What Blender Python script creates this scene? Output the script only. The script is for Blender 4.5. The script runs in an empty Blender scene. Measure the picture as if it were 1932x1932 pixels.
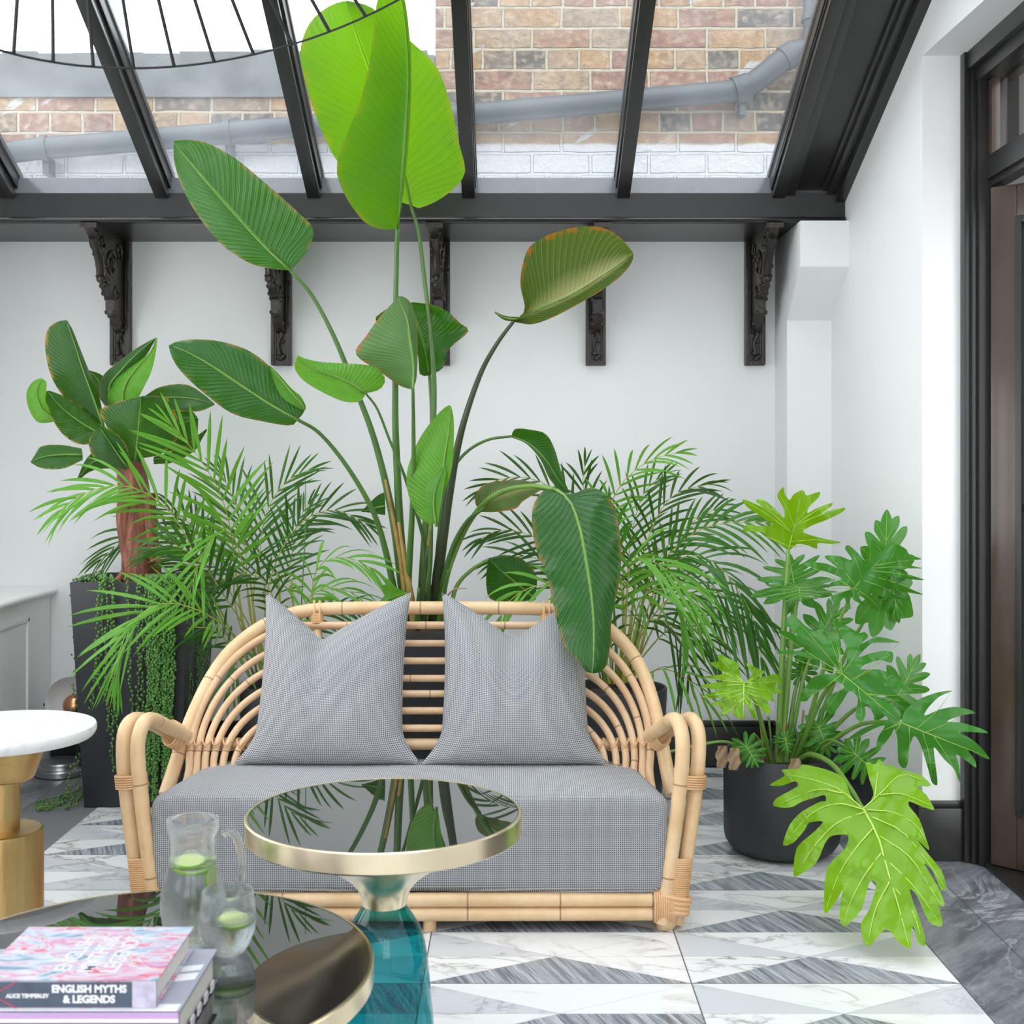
import bpy, bmesh, math, random
from mathutils import Vector, Matrix, noise
from mathutils.geometry import tessellate_polygon, delaunay_2d_cdt
random.seed(11)
PI = math.pi
sc = bpy.context.scene
COL = sc.collection

# ------------------------------------------------------------------ camera model
CZ, F, CX, HY = 1.163, 2396.0, 966.0, 875.0
def P(px, py, D):                       # pixel of the photograph + depth -> point of the room
    return Vector(((px - CX) * D / F, D, CZ - (py - HY) * D / F))

# ------------------------------------------------------------------ materials
class NT:
    def __init__(s, name):
        s.mat = bpy.data.materials.new(name); s.mat.use_nodes = True
        s.t = s.mat.node_tree; s.t.nodes.clear()
        s.out = s.t.nodes.new('ShaderNodeOutputMaterial')
    def n(s, typ, props=None, **ins):
        nd = s.t.nodes.new('ShaderNode' + typ)
        for k, v in (props or {}).items(): setattr(nd, k, v)
        for k, v in ins.items():
            key = int(k[1:]) if k[0] == '_' else k.replace('__', ' ')
            sock = nd.inputs[key]
            if hasattr(v, 'links') or hasattr(v, 'is_linked'): s.t.links.new(v, sock)
            elif isinstance(v, bpy.types.Node): s.t.links.new(v.outputs[0], sock)
            else:
                if isinstance(v, tuple) and len(v) == 3 and sock.type == 'RGBA': v = v + (1,)
                sock.default_value = v
        return nd
    def m(s, op, a, b=0.0, c=0.0):
        return s.n('Math', {'operation': op}, _0=a, _1=b, _2=c)
    def mix(s, fac, a, b):
        nd = s.t.nodes.new('ShaderNodeMix'); nd.data_type = 'RGBA'
        for sock, v in ((nd.inputs[0], fac), (nd.inputs[6], a), (nd.inputs[7], b)):
            if isinstance(v, bpy.types.Node): s.t.links.new(v.outputs[2] if v.bl_idname == 'ShaderNodeMix' else v.outputs[0], sock)
            elif hasattr(v, 'is_linked'): s.t.links.new(v, sock)
            else: sock.default_value = v + (1,) if isinstance(v, tuple) and len(v) == 3 else v
        return nd
    def ramp(s, fac, stops, interp='LINEAR'):
        nd = s.t.nodes.new('ShaderNodeValToRGB'); nd.color_ramp.interpolation = interp
        el = nd.color_ramp.elements
        while len(el) < len(stops): el.new(0.5)
        for e, (p, c) in zip(el, stops):
            e.position = p; e.color = (c + (1,)) if isinstance(c, tuple) else (c, c, c, 1)
        s.t.links.new(fac.outputs[0] if isinstance(fac, bpy.types.Node) else fac, nd.inputs[0])
        return nd
    def coord(s, kind='Object', scale=(1, 1, 1), rot=(0, 0, 0), loc=(0, 0, 0)):
        tc = s.n('TexCoord')
        v = tc.outputs[kind]
        if any(rot): v = s.n('Mapping', Vector=v, Rotation=rot).outputs[0]
        mp = s.n('Mapping', Vector=v, Scale=scale, Location=loc)
        return mp.outputs[0]
    def bsdf(s, color, rough=.5, metal=0., bump=None, bstr=.2, bdist=.01, **kw):
        p = s.n('BsdfPrincipled')
        def put(k, v):
            sock = p.inputs[k]
            if isinstance(v, bpy.types.Node): s.t.links.new(v.outputs[2] if v.bl_idname == 'ShaderNodeMix' else v.outputs[0], sock)
            elif hasattr(v, 'is_linked'): s.t.links.new(v, sock)
            else: sock.default_value = v + (1,) if isinstance(v, tuple) and len(v) == 3 and sock.type == 'RGBA' else v
        put('Base Color', color); put('Roughness', rough); put('Metallic', metal)
        for k, v in kw.items(): put(k.replace('__', ' '), v)
        if bump is not None:
            b = s.n('Bump', Strength=bstr, Distance=bdist, Height=bump)
            s.t.links.new(b.outputs[0], p.inputs['Normal'])
        return p
    def done(s, shader):
        s.t.links.new(shader.outputs[0], s.out.inputs[0]); return s.mat

def simple(name, col, rough=.5, metal=0., nscale=0, nvar=.1, bstr=0., **kw):
    t = NT(name)
    if nscale:
        nz = t.n('TexNoise', Vector=t.coord(), Scale=float(nscale), Detail=5.)
        c = t.mix(nz.outputs[0], tuple(x * (1 - nvar) for x in col), tuple(min(1, x * (1 + nvar)) for x in col))
        return t.done(t.bsdf(c, rough, metal, bump=nz.outputs[0] if bstr else None, bstr=bstr, **kw))
    return t.done(t.bsdf(col, rough, metal, **kw))

M = {}
M['plaster'] = simple('white_plaster', (.83, .83, .835), .85, 0, 7, .025, .05)
M['plaster_grey'] = simple('pale_grey_paint', (.85, .84, .83), .5, 0, 9, .02, .03)
M['black_paint'] = simple('black_gloss_paint', (.019, .018, .018), .30, 0, 14, .15, .12)
M['sill_grey'] = simple('glossy_grey_sill', (.13, .135, .15), .14, 0, 14, .15, .08, Specular__IOR__Level=.8)  # even grey, lighter and glossier than the black paint
M['black_matt'] = simple('black_matt_paint', (.030, .034, .036), .5, 0, 10, .1, .05)
M['planter'] = simple('charcoal_planter', (.022, .024, .028), .5, 0, 6, .1, .03)
M['carved'] = simple('dark_carved_wood', (.024, .017, .014), .32, 0, 60, .5, .35)
M['soil'] = simple('soil', (.045, .028, .018), .95, 0, 60, .6, 1.)
M['dark_metal'] = simple('dark_iron', (.03, .03, .033), .45, .4)
M['steel'] = simple('brushed_steel', (.42, .42, .44), .3, .9, 8, .1)
M['dish'] = simple('satin_reflector', (.78, .79, .80), .35, 0.)
M['copper'] = simple('copper', (.75, .38, .2), .25, 1.)
M['brass'] = simple('brushed_brass', (.88, .76, .53), .26, 1., 3, .06)
M['black_glass'] = simple('black_glass', (.012, .012, .013), .015, 0, Specular__IOR__Level=1., Coat__Weight=.6, Coat__Roughness=.01)
M['pipe'] = simple('grey_plastic_pipe', (.055, .065, .075), .45, 0, 9, .15)
M['lead'] = simple('rubber_seal', (.5, .51, .53), .4)
M['copper_paint'] = simple('worn_brown_paint', (.060, .040, .030), .2, 0, 12, .25, .05)

def gold():
    t = NT('hammered_gold')
    nz = t.n('TexNoise', Vector=t.coord(scale=(1, 1, .25)), Scale=22., Detail=6.)
    sp = t.n('TexVoronoi', Vector=t.coord(), Scale=60.)
    pit = t.ramp(sp, [(0, 0.), (.12, 1.), (1, 1.)])
    c = t.mix(nz.outputs[0], (.36, .22, .08), (.66, .46, .20))
    h = t.m('ADD', nz.outputs[0], pit.outputs[0])
    return t.done(t.bsdf(c, .36, .95, bump=h.outputs[0], bstr=.35, bdist=.01))
M['gold'] = gold()

def marble(name, base, vein, scale, stretch, rot, width=.03, streak=0., streakcol=(.5, .5, .5), soft=0.):
    t = NT(name)
    co = t.coord(scale=stretch, rot=rot)
    nz = t.n('TexNoise', Vector=co, Scale=scale, Detail=7., Roughness=.6, Distortion=.9)
    rid = t.m('ABSOLUTE', t.m('SUBTRACT', nz.outputs[0], .5))
    v = t.ramp(rid, [(0, 1.), (width, .25), (width * 2.6, 0.)])
    big = t.n('TexNoise', Vector=co, Scale=scale * .5, Detail=3.)
    patch = t.ramp(big, [(.42, .05), (.62, 1.)])
    fac = t.m('MULTIPLY', v.outputs[0], patch.outputs[0])
    c = t.mix(fac, base, vein)
    if streak:
        s2 = t.n('TexNoise', Vector=t.coord(scale=(stretch[0] * .6, stretch[1] * 2.4, 1), rot=rot, loc=(3, 1, 0)), Scale=scale * 1.6, Detail=9., Roughness=.68)
        f2 = t.ramp(s2, [(.40, 0.), (.68, streak)])
        c = t.mix(f2.outputs[0], c, streakcol)
    return t.done(t.bsdf(c, .16, Specular__IOR__Level=.45))
M['marble_w'] = marble('white_veined_marble', (.74, .74, .745), (.24, .23, .22), 3.2, (1, 2.2, 1), (0, 0, .35), .022)
M['marble_l'] = marble('pale_grey_marble', (.56, .57, .60), (.34, .35, .38), 4., (1, 1.6, 1), (0, 0, -.3), .02)
M['marble_g'] = marble('grey_striped_marble', (.16, .175, .205), (.10, .10, .12), 5., (1, 5, 1), (0, 0, 1.2), .03, .8, (.62, .64, .68))
M['marble_b'] = marble('dark_grey_border_marble', (.105, .11, .128), (.55, .56, .6), 2.4, (1, 1.2, 1), (0, 0, -.8), .010, .75, (.36, .37, .41))
M['marble_top'] = marble('white_table_marble', (.72, .72, .72), (.5, .51, .52), 2., (1, 1, 1), (0, 0, .5), .02)
M['grout'] = simple('dark_grout', (.16, .16, .17), .9)

def fabric():
    t = NT('grey_checked_weave')
    tc = t.n('TexCoord'); sp = t.n('SeparateXYZ', Vector=tc.outputs['UV'])
    nz = t.n('TexNoise', Vector=t.coord('UV'), Scale=26., Detail=3.)
    wob = t.m('MULTIPLY', t.m('SUBTRACT', nz.outputs[0], .5), 2.2)
    k = 2 * PI / .0052
    a = t.m('SINE', t.m('ADD', t.m('MULTIPLY', sp.outputs[0], k), wob))
    b = t.m('SINE', t.m('ADD', t.m('MULTIPLY', sp.outputs[1], k), wob))
    mx = t.m('ADD', t.m('MAXIMUM', a, b), t.m('MULTIPLY', t.m('ADD', a, b), .25))
    f = t.ramp(t.m('MULTIPLY_ADD', mx, .5, .35), [(.2, 0.), (.85, 1.)])
    fine = t.n('TexNoise', Vector=t.coord('UV'), Scale=420., Detail=2.)
    c = t.mix(f.outputs[0], (.055, .06, .07), (.50, .50, .51))
    c2 = t.mix(t.m('MULTIPLY', fine.outputs[0], .45), c, (.19, .20, .22))
    return t.done(t.bsdf(c2, .95, bump=f.outputs[0], bstr=.5, bdist=.002, Sheen__Weight=.15))
M['fabric'] = fabric()

def rattan(name, c1, c2, stripes=False):
    t = NT(name)
    tc = t.n('TexCoord'); sp = t.n('SeparateXYZ', Vector=tc.outputs['UV'])
    nz = t.n('TexNoise', Vector=t.coord(scale=(1, 1, 1)), Scale=9., Detail=6., Roughness=.65)
    fine = t.n('TexNoise', Vector=t.coord('UV', scale=(14, 3, 1)), Scale=5., Detail=4.)
    c = t.mix(t.ramp(nz, [(.3, 0.), (.7, 1.)]).outputs[0], c1, c2)
    c = t.mix(t.m('MULTIPLY', fine.outputs[0], .25), c, tuple(x * .72 for x in c1))
    if not stripes:                                            # the nodes of the cane
        fr = t.m('FRACT', t.m('MULTIPLY', sp.outputs[1], 1 / .23))
        d = t.m('ABSOLUTE', t.m('SUBTRACT', fr, .5))
        ring = t.ramp(d, [(0, .85), (.006, .85), (.012, 0.)])
        c = t.mix(ring.outputs[0], c, (.25, .14, .07))
    return t.done(t.bsdf(c, .38, bump=fine.outputs[0], bstr=.06, Specular__IOR__Level=.5))
M['rattan'] = rattan('peeled_rattan', (.64, .41, .205), (.80, .59, .36))
M['rib'] = rattan('thin_rattan', (.58, .36, .20), (.76, .54, .34))
M['binding'] = rattan('rattan_binding', (.60, .34, .16), (.78, .50, .27), True)

def leaf(name, dark, lite, vein, trans, nv=26., edge=(.30, .12, .03), edgeamt=.6, tw=.38, rough=.3, slant=.25, vary=0., lineamt=.22, rib=.30, spec=.38, band=None):
    t = NT(name)
    tc = t.n('TexCoord'); sp = t.n('SeparateXYZ', Vector=tc.outputs['UV'])
    a = t.m('ABSOLUTE', t.m('SUBTRACT', t.m('MULTIPLY', sp.outputs[0], 2.), 1.))
    nz = t.n('TexNoise', Vector=t.coord('UV'), Scale=5., Detail=4.)
    ph = t.m('SUBTRACT', sp.outputs[1], t.m('MULTIPLY', t.m('POWER', a, .8), slant))
    s = t.m('SINE', t.m('MULTIPLY_ADD', nz.outputs[0], 1.2, t.m('MULTIPLY', ph, 2 * PI * nv)))
    s2 = t.m('SINE', t.m('MULTIPLY', ph, 2 * PI * nv * 3.1))
    line = t.ramp(t.m('MULTIPLY_ADD', s, .5, .5), [(.90, 0.), (1., lineamt)])
    c = t.mix(nz.outputs[0], dark, lite)
    c = t.mix(line.outputs[0], c, vein)
    if vary:
        oi = t.n('ObjectInfo'); c = t.mix(t.m('MULTIPLY', oi.outputs['Random'], vary), c, tuple(x * .28 for x in dark))
    if band: c = t.mix(t.ramp(t.m('MULTIPLY_ADD', nz.outputs[0], .25, a), [(.12, .85), (.50, 0.)]).outputs[0], c, band)
    mid = t.ramp(a, [(0, 1.), (.022, 1.), (.05, 0.)])
    c = t.mix(mid.outputs[0], c, vein)
    nz2 = t.n('TexNoise', Vector=t.coord('UV', scale=(1, 3, 1)), Scale=4., Detail=5.)
    ed = t.m('MULTIPLY', t.ramp(a, [(.89, 0.), (.97, 1.)]).outputs[0], t.ramp(nz2, [(.44, 0.), (.56, edgeamt)]).outputs[0])
    c = t.mix(ed, c, edge)
    hgt = t.m('ADD', s, t.m('MULTIPLY', s2, .35))
    p = t.bsdf(c, rough, bump=hgt.outputs[0], bstr=rib, bdist=.004, Specular__IOR__Level=spec)
    tr = t.n('BsdfTranslucent', Color=trans)
    mx = t.n('MixShader', _0=tw, _1=p.outputs[0], _2=tr.outputs[0])
    return t.done(mx)
M['leaf_big'] = leaf('paddle_leaf', (.005, .050, .008), (.013, .098, .014), (.19, .38, .06), (.18, .62, .004), tw=.15, rough=.19)
M['leaf_backlit'] = leaf('backlit_large_leaf', (.018, .10, .010), (.040, .17, .014), (.16, .40, .04), (.36, .80, .004), tw=.30, lineamt=.15)  # paddle leaf copy with the backlight put into brighter, more translucent colour
M['leaf_under'] = leaf('matt_leaf_underside', (.045, .12, .03), (.085, .19, .045), (.25, .36, .12), (.25, .55, .03), tw=.14, rough=.5, edgeamt=1., edge=(.35, .08, .01))
M['leaf_young'] = leaf('young_paddle_leaf', (.045, .20, .016), (.10, .33, .025), (.34, .55, .10), (.36, .75, .02), edgeamt=.2, tw=.28)
M['leaf_olive'] = leaf('olive_paddle_leaf', (.035, .075, .014), (.075, .125, .022), (.42, .46, .20), (.26, .42, .02), tw=.16, band=(.40, .37, .15), edge=(.45, .10, .01), edgeamt=1.)
M['leaf_banana'] = leaf('banana_leaf', (.006, .042, .011), (.016, .09, .016), (.16, .32, .06), (.22, .60, .008), nv=30., edge=(.5, .2, .03), edgeamt=.8, tw=.2)
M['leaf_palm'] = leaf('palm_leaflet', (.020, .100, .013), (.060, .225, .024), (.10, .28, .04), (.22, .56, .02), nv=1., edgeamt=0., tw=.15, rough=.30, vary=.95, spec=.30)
M['leaf_palm_lit'] = leaf('lit_palm_leaflet', (.060, .21, .018), (.13, .38, .035), (.2, .42, .06), (.30, .68, .02), nv=1., edgeamt=0., tw=.18, rough=.30, spec=.32)  # lit copy of the palm leaflet: front fronds get their brightness by colour
M['leaf_philo'] = leaf('lobed_leaf', (.020, .14, .014), (.045, .23, .02), (.1, .3, .04), (.22, .6, .01), nv=.0, edgeamt=0., tw=.25, rough=.22)
M['leaf_philo_young'] = leaf('young_lobed_leaf', (.11, .30, .004), (.22, .43, .006), (.3, .5, .05), (.44, .74, .0), nv=.0, edgeamt=0., tw=.25, rough=.22)
M['philo_vein_young'] = simple('yellow_leaf_vein', (.46, .66, .10), .4)
M['philo_vein'] = simple('pale_leaf_vein', (.22, .42, .06), .4)
M['petiole'] = simple('green_stalk', (.075, .17, .035), .35, 0, 12, .3)
M['petiole_dark'] = simple('dark_stalk', (.05, .07, .03), .35, 0, 12, .3)
M['petiole_pale'] = simple('pale_stalk', (.15, .29, .05), .4, 0, 12, .3)
M['cane'] = simple('yellow_green_cane', (.36, .36, .07), .4, 0, 20, .4)
M['husk'] = simple('dry_leaf_sheath', (.38, .24, .07), .6, 0, 20, .5, .3)
M['dead'] = simple('withered_leaf', (.42, .29, .18), .8, 0, 40, .4, .5)
M['pearl'] = simple('bead_leaf', (.085, .22, .04), .35, 0, 30, .35)
M['pearl_stem'] = simple('thin_vine', (.16, .22, .06), .6)

def trunk():
    t = NT('peeling_red_bark')
    nz = t.n('TexNoise', Vector=t.coord(scale=(1.4, 1.4, .35)), Scale=28., Detail=7., Roughness=.65)
    c = t.ramp(nz, [(.3, (.05, .012, .008)), (.5, (.19, .045, .02)), (.66, (.34, .12, .055)), (.8, (.50, .30, .17))])
    return t.done(t.bsdf(c.outputs[0], .4, bump=nz.outputs[0], bstr=.5, bdist=.02))
M['trunk'] = trunk()

def brick():
    t = NT('london_stock_brick')
    tc = t.n('TexCoord'); sp = t.n('SeparateXYZ', Vector=tc.outputs['Object'])
    cv = t.n('CombineXYZ', X=sp.outputs[0], Y=sp.outputs[2], Z=0.)
    nz0 = t.n('TexNoise', Vector=tc.outputs['Object'], Scale=9., Detail=4.)
    dist = t.n('VectorMath', {'operation': 'MULTIPLY_ADD'}, _0=nz0.outputs[1], _1=(.012, .012, 0), _2=cv)
    br = t.n('TexBrick', {'offset': .5, 'squash': .55, 'squash_frequency': 3}, Vector=dist.outputs[0], Scale=1., Mortar__Size=.0075, Mortar__Smooth=.4,
             Brick__Width=.235, Row__Height=.084, Color1=(0., 0., 0., 1), Color2=(1., 1., 1., 1), Mortar=(.5, .5, .5, 1), Bias=0.)
    bc = t.ramp(br.outputs[0], [(0, (.17, .075, .055)), (.28, (.24, .12, .08)), (.5, (.30, .18, .085)), (.75, (.33, .22, .13)), (.9, (.09, .08, .072)), (1, (.065, .06, .058))])
    nz = t.n('TexNoise', Vector=tc.outputs['Object'], Scale=34., Detail=6.)
    bc2 = t.mix(t.ramp(nz, [(.45, 0.), (.75, .75)]).outputs[0], bc, (.44, .34, .25))
    nz3 = t.n('TexNoise', Vector=tc.outputs['Object'], Scale=15., Detail=7., Roughness=.7)
    bc2 = t.mix(t.ramp(nz3, [(.52, 0.), (.70, .7)]).outputs[0], bc2, (.10, .085, .078))
    c = t.mix(br.outputs[1], bc2, (.38, .32, .235))
    spl = t.n('TexNoise', Vector=t.coord(scale=(2, 1, 7), rot=(0, .5, 0)), Scale=1.7, Detail=5.)
    c = t.mix(t.ramp(spl, [(.66, 0.), (.69, 1.)]).outputs[0], c, (.40, .39, .37))
    # limewashed strip along the foot of the wall
    zz = t.m('MULTIPLY_ADD', nz0.outputs[0], .03, sp.outputs[2])
    wh = t.ramp(t.m('SUBTRACT', zz, .46), [(.0, 1.), (.012, 0.)])
    c = t.mix(wh.outputs[0], c, (.55, .55, .57))
    h = t.m('ADD', t.m('MULTIPLY', t.m('SUBTRACT', 1., br.outputs[1]), 1.), t.m('MULTIPLY', nz.outputs[0], .8))
    return t.done(t.bsdf(c, .95, bump=h.outputs[0], bstr=.9, bdist=.02))
M['brick'] = brick()
M['render'] = simple('grey_cement_render', (.15, .155, .16), .9, 0, 7, .6, .4)

def pane():
    t = NT('dusty_skylight_glass')
    nz = t.n('TexNoise', Vector=t.coord(), Scale=2.2, Detail=5.)
    dots = t.n('TexVoronoi', Vector=t.coord(), Scale=38.)
    d = t.ramp(dots, [(0, .3), (.03, .1), (.05, 0.)])
    fac = t.m('ADD', t.ramp(nz, [(.3, .0), (.75, .075)]).outputs[0], t.m('MULTIPLY', d.outputs[0], .5))
    tr = t.n('BsdfTransparent', Color=(.97, .99, 1.))
    df = t.n('BsdfTranslucent', Color=(.86, .9, .95))
    mx = t.n('MixShader', _0=fac, _1=tr.outputs[0], _2=df.outputs[0])
    gl = t.n('BsdfGlossy', Color=(1., 1., 1.), Roughness=.02)
    ge = t.n('NewGeometry')
    fr = t.n('Fresnel', IOR=t.m('MULTIPLY_ADD', ge.outputs['Backfacing'], 1 / 1.2 - 1.2, 1.2))
    m2 = t.n('MixShader', _0=fr.outputs[0], _1=mx.outputs[0], _2=gl.outputs[0])
    return t.done(m2)
M['pane'] = pane()

def tinted(name, col, ior=1.45, rough=0.0):
    t = NT(name)
    tr = t.n('BsdfTransparent', Color=col)
    gl = t.n('BsdfGlossy', Color=(1., 1., 1.), Roughness=rough)
    ge = t.n('NewGeometry')
    fr = t.n('Fresnel', IOR=t.m('MULTIPLY_ADD', ge.outputs['Backfacing'], 1 / ior - ior, ior))
    return t.done(t.n('MixShader', _0=fr.outputs[0], _1=tr.outputs[0], _2=gl.outputs[0]))
M['teal'] = tinted('teal_glass', (.09, .54, .58))
M['smoke'] = tinted('smoky_glass', (.35, .33, .31))
M['door_glass'] = tinted('door_glass', (.62, .60, .58), 1.6)

def glass(name, col, ior):
    t = NT(name)
    return t.done(t.n('BsdfGlass', Color=col, Roughness=0., IOR=ior))
def clear():
    t = NT('clear_glass')
    tr = t.n('BsdfTransparent', Color=(.95, .965, .97)); df = t.n('BsdfTranslucent', Color=(.9, .92, .94))
    gl = t.n('BsdfGlossy', Color=(1., 1., 1.), Roughness=.02)
    ge = t.n('NewGeometry'); fr = t.n('Fresnel', IOR=t.m('MULTIPLY_ADD', ge.outputs['Backfacing'], 1 / 1.75 - 1.75, 1.75))
    lw = t.n('LayerWeight', Blend=.35)
    m1 = t.n('MixShader', _0=t.m('MULTIPLY_ADD', lw.outputs['Facing'], .42, .02), _1=tr.outputs[0], _2=df.outputs[0])
    gg = t.n('BsdfGlass', Color=(.98, .99, .99), Roughness=0., IOR=1.36)
    return t.done(t.n('MixShader', _0=.5, _1=m1.outputs[0], _2=gg.outputs[0]))
M['glass'] = clear()
M['water'] = glass('water', (.985, .995, 1.), 1.33)
M['lime_rind'] = simple('lime_rind', (.22, .48, .01), .35)

def lime():
    t = NT('lime_flesh')
    tc = t.n('TexCoord'); sp = t.n('SeparateXYZ', Vector=tc.outputs['UV'])
    r = sp.outputs[1]
    seg = t.m('ABSOLUTE', t.m('SINE', t.m('MULTIPLY', sp.outputs[0], PI * 9)))
    line = t.ramp(seg, [(0, 1.), (.12, 0.)])
    c = t.mix(line.outputs[0], (.70, .80, .36), (.88, .92, .66))
    c = t.mix(t.ramp(r, [(.84, 0.), (.9, 1.)]).outputs[0], c, (.85, .92, .62))
    p = t.bsdf(c, .3)
    tr = t.n('BsdfTranslucent', Color=(.7, .85, .3))
    return t.done(t.n('MixShader', _0=.35, _1=p.outputs[0], _2=tr.outputs[0]))
M['lime'] = lime()

def cover():
    t = NT('floral_book_cover')
    co = t.coord(scale=(9, 22, 9))
    nz = t.n('TexNoise', Vector=co, Scale=1.3, Detail=4., Distortion=1.5)
    vo = t.n('TexVoronoi', Vector=t.coord(scale=(16, 38, 10)), Scale=1.)
    c = t.ramp(nz, [(.25, (.09, .12, .18)), (.38, (.22, .31, .42)), (.47, (.46, .50, .56)), (.53, (.50, .20, .32)), (.58, (.48, .50, .56)), (.64, (.55, .06, .09)), (.70, (.40, .34, .52)), (.82, (.36, .10, .36))])
    c2 = t.mix(t.ramp(vo, [(.15, .8), (.35, 0.)]).outputs[0], c, (.50, .52, .57))
    return t.done(t.bsdf(c2, .45, Specular__IOR__Level=.25))
M['cover'] = cover()
M['spine'] = simple('slate_blue_spine', (.075, .10, .14), .4, 0, 30, .4)
M['spine_pattern'] = simple('lilac_spine_end', (.55, .50, .68), .4, 0, 60, .6)
M['stripe_pink'] = simple('pink_stripe', (.5, .08, .14), .5)
M['stripe_white'] = simple('white_ink', (.85, .85, .87), .5)
M['paper'] = simple('page_block', (.62, .60, .56), .9, 0, 90, .12)
M['purple'] = simple('purple_cloth_cover', (.21, .09, .27), .45, 0, 18, .15)
M['lilac'] = simple('lilac_band', (.60, .38, .66), .45)
M['coverwhite'] = simple('white_cover', (.70, .70, .74), .3)
M['cover_ink'] = simple('pale_cover_ink', (.56, .55, .60), .5)
M['covergrey'] = simple('grey_cover', (.30, .31, .38), .3)
M['ink'] = simple('dark_ink', (.05, .03, .06), .6)
M['dark_cover'] = simple('black_back_cover', (.02, .022, .03), .4)
M['ceil'] = simple('cream_shade', (.7, .66, .6), .9)
M['brown_out'] = simple('dark_brown_cladding', (.035, .024, .018), .7, 0, 8, .3)
M['hedge'] = simple('hedge_leaf', (.03, .07, .02), .8, 0, 20, .6)

# ------------------------------------------------------------------ mesh helpers
ORG = {}
class MB:
    def __init__(s): s.v = []; s.f = []; s.m = []; s.uv = []
    def add(s, vs, fs, mi=0, uvs=None):
        o = len(s.v); s.v += [Vector(v) for v in vs]
        s.uv += list(uvs) if uvs else [(0., 0.)] * len(vs)
        for i, f in enumerate(fs):
            s.f.append(tuple(o + k for k in f)); s.m.append(mi)
        return s
    def box(s, x0, x1, y0, y1, z0, z1, mi=0):
        v = [(x, y, z) for x in (x0, x1) for y in (y0, y1) for z in (z0, z1)]
        return s.add(v, [(0, 1, 3, 2), (4, 6, 7, 5), (0, 4, 5, 1), (2, 3, 7, 6), (0, 2, 6, 4), (1, 5, 7, 3)], mi)
    def obox(s, a, b, up, w, h, mi=0):                       # bar from a to b, width w, height h along up
        a = Vector(a); b = Vector(b); t = (b - a).normalized(); sd = t.cross(Vector(up)).normalized(); u = sd.cross(t).normalized()
        v = []
        for p in (a, b):
            for i, j in ((-1, 0), (1, 0), (1, 1), (-1, 1)): v.append(p + sd * (i * w / 2) + u * (j * h))
        return s.add(v, [(0, 1, 2, 3), (7, 6, 5, 4), (0, 4, 5, 1), (1, 5, 6, 2), (2, 6, 7, 3), (3, 7, 4, 0)], mi)
    def prism(s, poly, z0, z1, mi=0):                        # plan polygon, z0/z1 numbers or lists
        n = len(poly); g = lambda z, i: z[i] if isinstance(z, (list, tuple)) else z
        v = [(p[0], p[1], g(z0, i)) for i, p in enumerate(poly)] + [(p[0], p[1], g(z1, i)) for i, p in enumerate(poly)]
        f = [(i, (i + 1) % n, n + (i + 1) % n, n + i) for i in range(n)]
        return s.add(v, f + [tuple(range(n))[::-1], tuple(range(n, 2 * n))], mi)
    def yzprism(s, poly, x0, x1, mi=0):
        n = len(poly)
        v = [(x0, p[0], p[1]) for p in poly] + [(x1, p[0], p[1]) for p in poly]
        f = [(i, (i + 1) % n, n + (i + 1) % n, n + i) for i in range(n)]
        tri = tessellate_polygon([[Vector((p[0], p[1], 0)) for p in poly]])
        return s.add(v, f + [tuple(t) for t in tri] + [tuple(n + k for k in t)[::-1] for t in tri], mi)
    def tube(s, path, r, seg=8, mi=0, caps=True, flat=1.):
        path = [Vector(p) for p in path]; n = len(path)
        rr = r if isinstance(r, (list, tuple)) else [r] * n
        t0 = (path[1] - path[0]).normalized()
        u = t0.orthogonal().normalized(); vs = []; uv = []; L = 0.
        for i, p in enumerate(path):
            t = (path[min(i + 1, n - 1)] - path[max(i - 1, 0)])
            t = t.normalized() if t.length > 1e-9 else t0
            u = (u - t * u.dot(t)); u = u.normalized() if u.length > 1e-6 else t.orthogonal().normalized()
            w = t.cross(u)
            if i: L += (p - path[i - 1]).length
            for k in range(seg):
                a = 2 * PI * k / seg
                vs.append(p + (u * math.cos(a) + w * math.sin(a) * flat) * rr[i]); uv.append((k / seg, L))
        fs = [(i * seg + k, i * seg + (k + 1) % seg, (i + 1) * seg + (k + 1) % seg, (i + 1) * seg + k) for i in range(n - 1) for k in range(seg)]
        if caps: fs += [tuple(range(seg))[::-1], tuple((n - 1) * seg + k for k in range(seg))]
        return s.add(vs, fs, mi, uv)
    def lathe(s, prof, c, seg=48, mi=0, closed=False):
        vs = []; uv = []; n = len(prof)
        for i, (r, z) in enumerate(prof):
            for k in range(seg):
                a = 2 * PI * k / seg
                vs.append((c[0] + r * math.cos(a), c[1] + r * math.sin(a), c[2] + z)); uv.append((k / seg, i / max(1, n - 1)))
        m = n if closed else n - 1
        fs = [(i * seg + k, i * seg + (k + 1) % seg, ((i + 1) % n) * seg + (k + 1) % seg, ((i + 1) % n) * seg + k) for i in range(m) for k in range(seg)]
        return s.add(vs, fs, mi, uv)
    def sphere(s, c, r, seg=8, rings=6, mi=0, sz=1.):
        c = Vector(c); vs = [c + Vector((0, 0, -r * sz))]; fs = []
        for j in range(1, rings):
            b = -PI / 2 + PI * j / rings
            for k in range(seg):
                a = 2 * PI * k / seg
                vs.append(c + Vector((r * math.cos(b) * math.cos(a), r * math.cos(b) * math.sin(a), r * sz * math.sin(b))))
        vs.append(c + Vector((0, 0, r * sz))); N = len(vs) - 1
        for k in range(seg):
            fs.append((0, 1 + (k + 1) % seg, 1 + k))
            for j in range(rings - 2):
                a = 1 + j * seg; fs.append((a + k, a + (k + 1) % seg, a + seg + (k + 1) % seg, a + seg + k))
            a = 1 + (rings - 2) * seg; fs.append((a + k, a + (k + 1) % seg, N))
        return s.add(vs, fs, mi)
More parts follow.
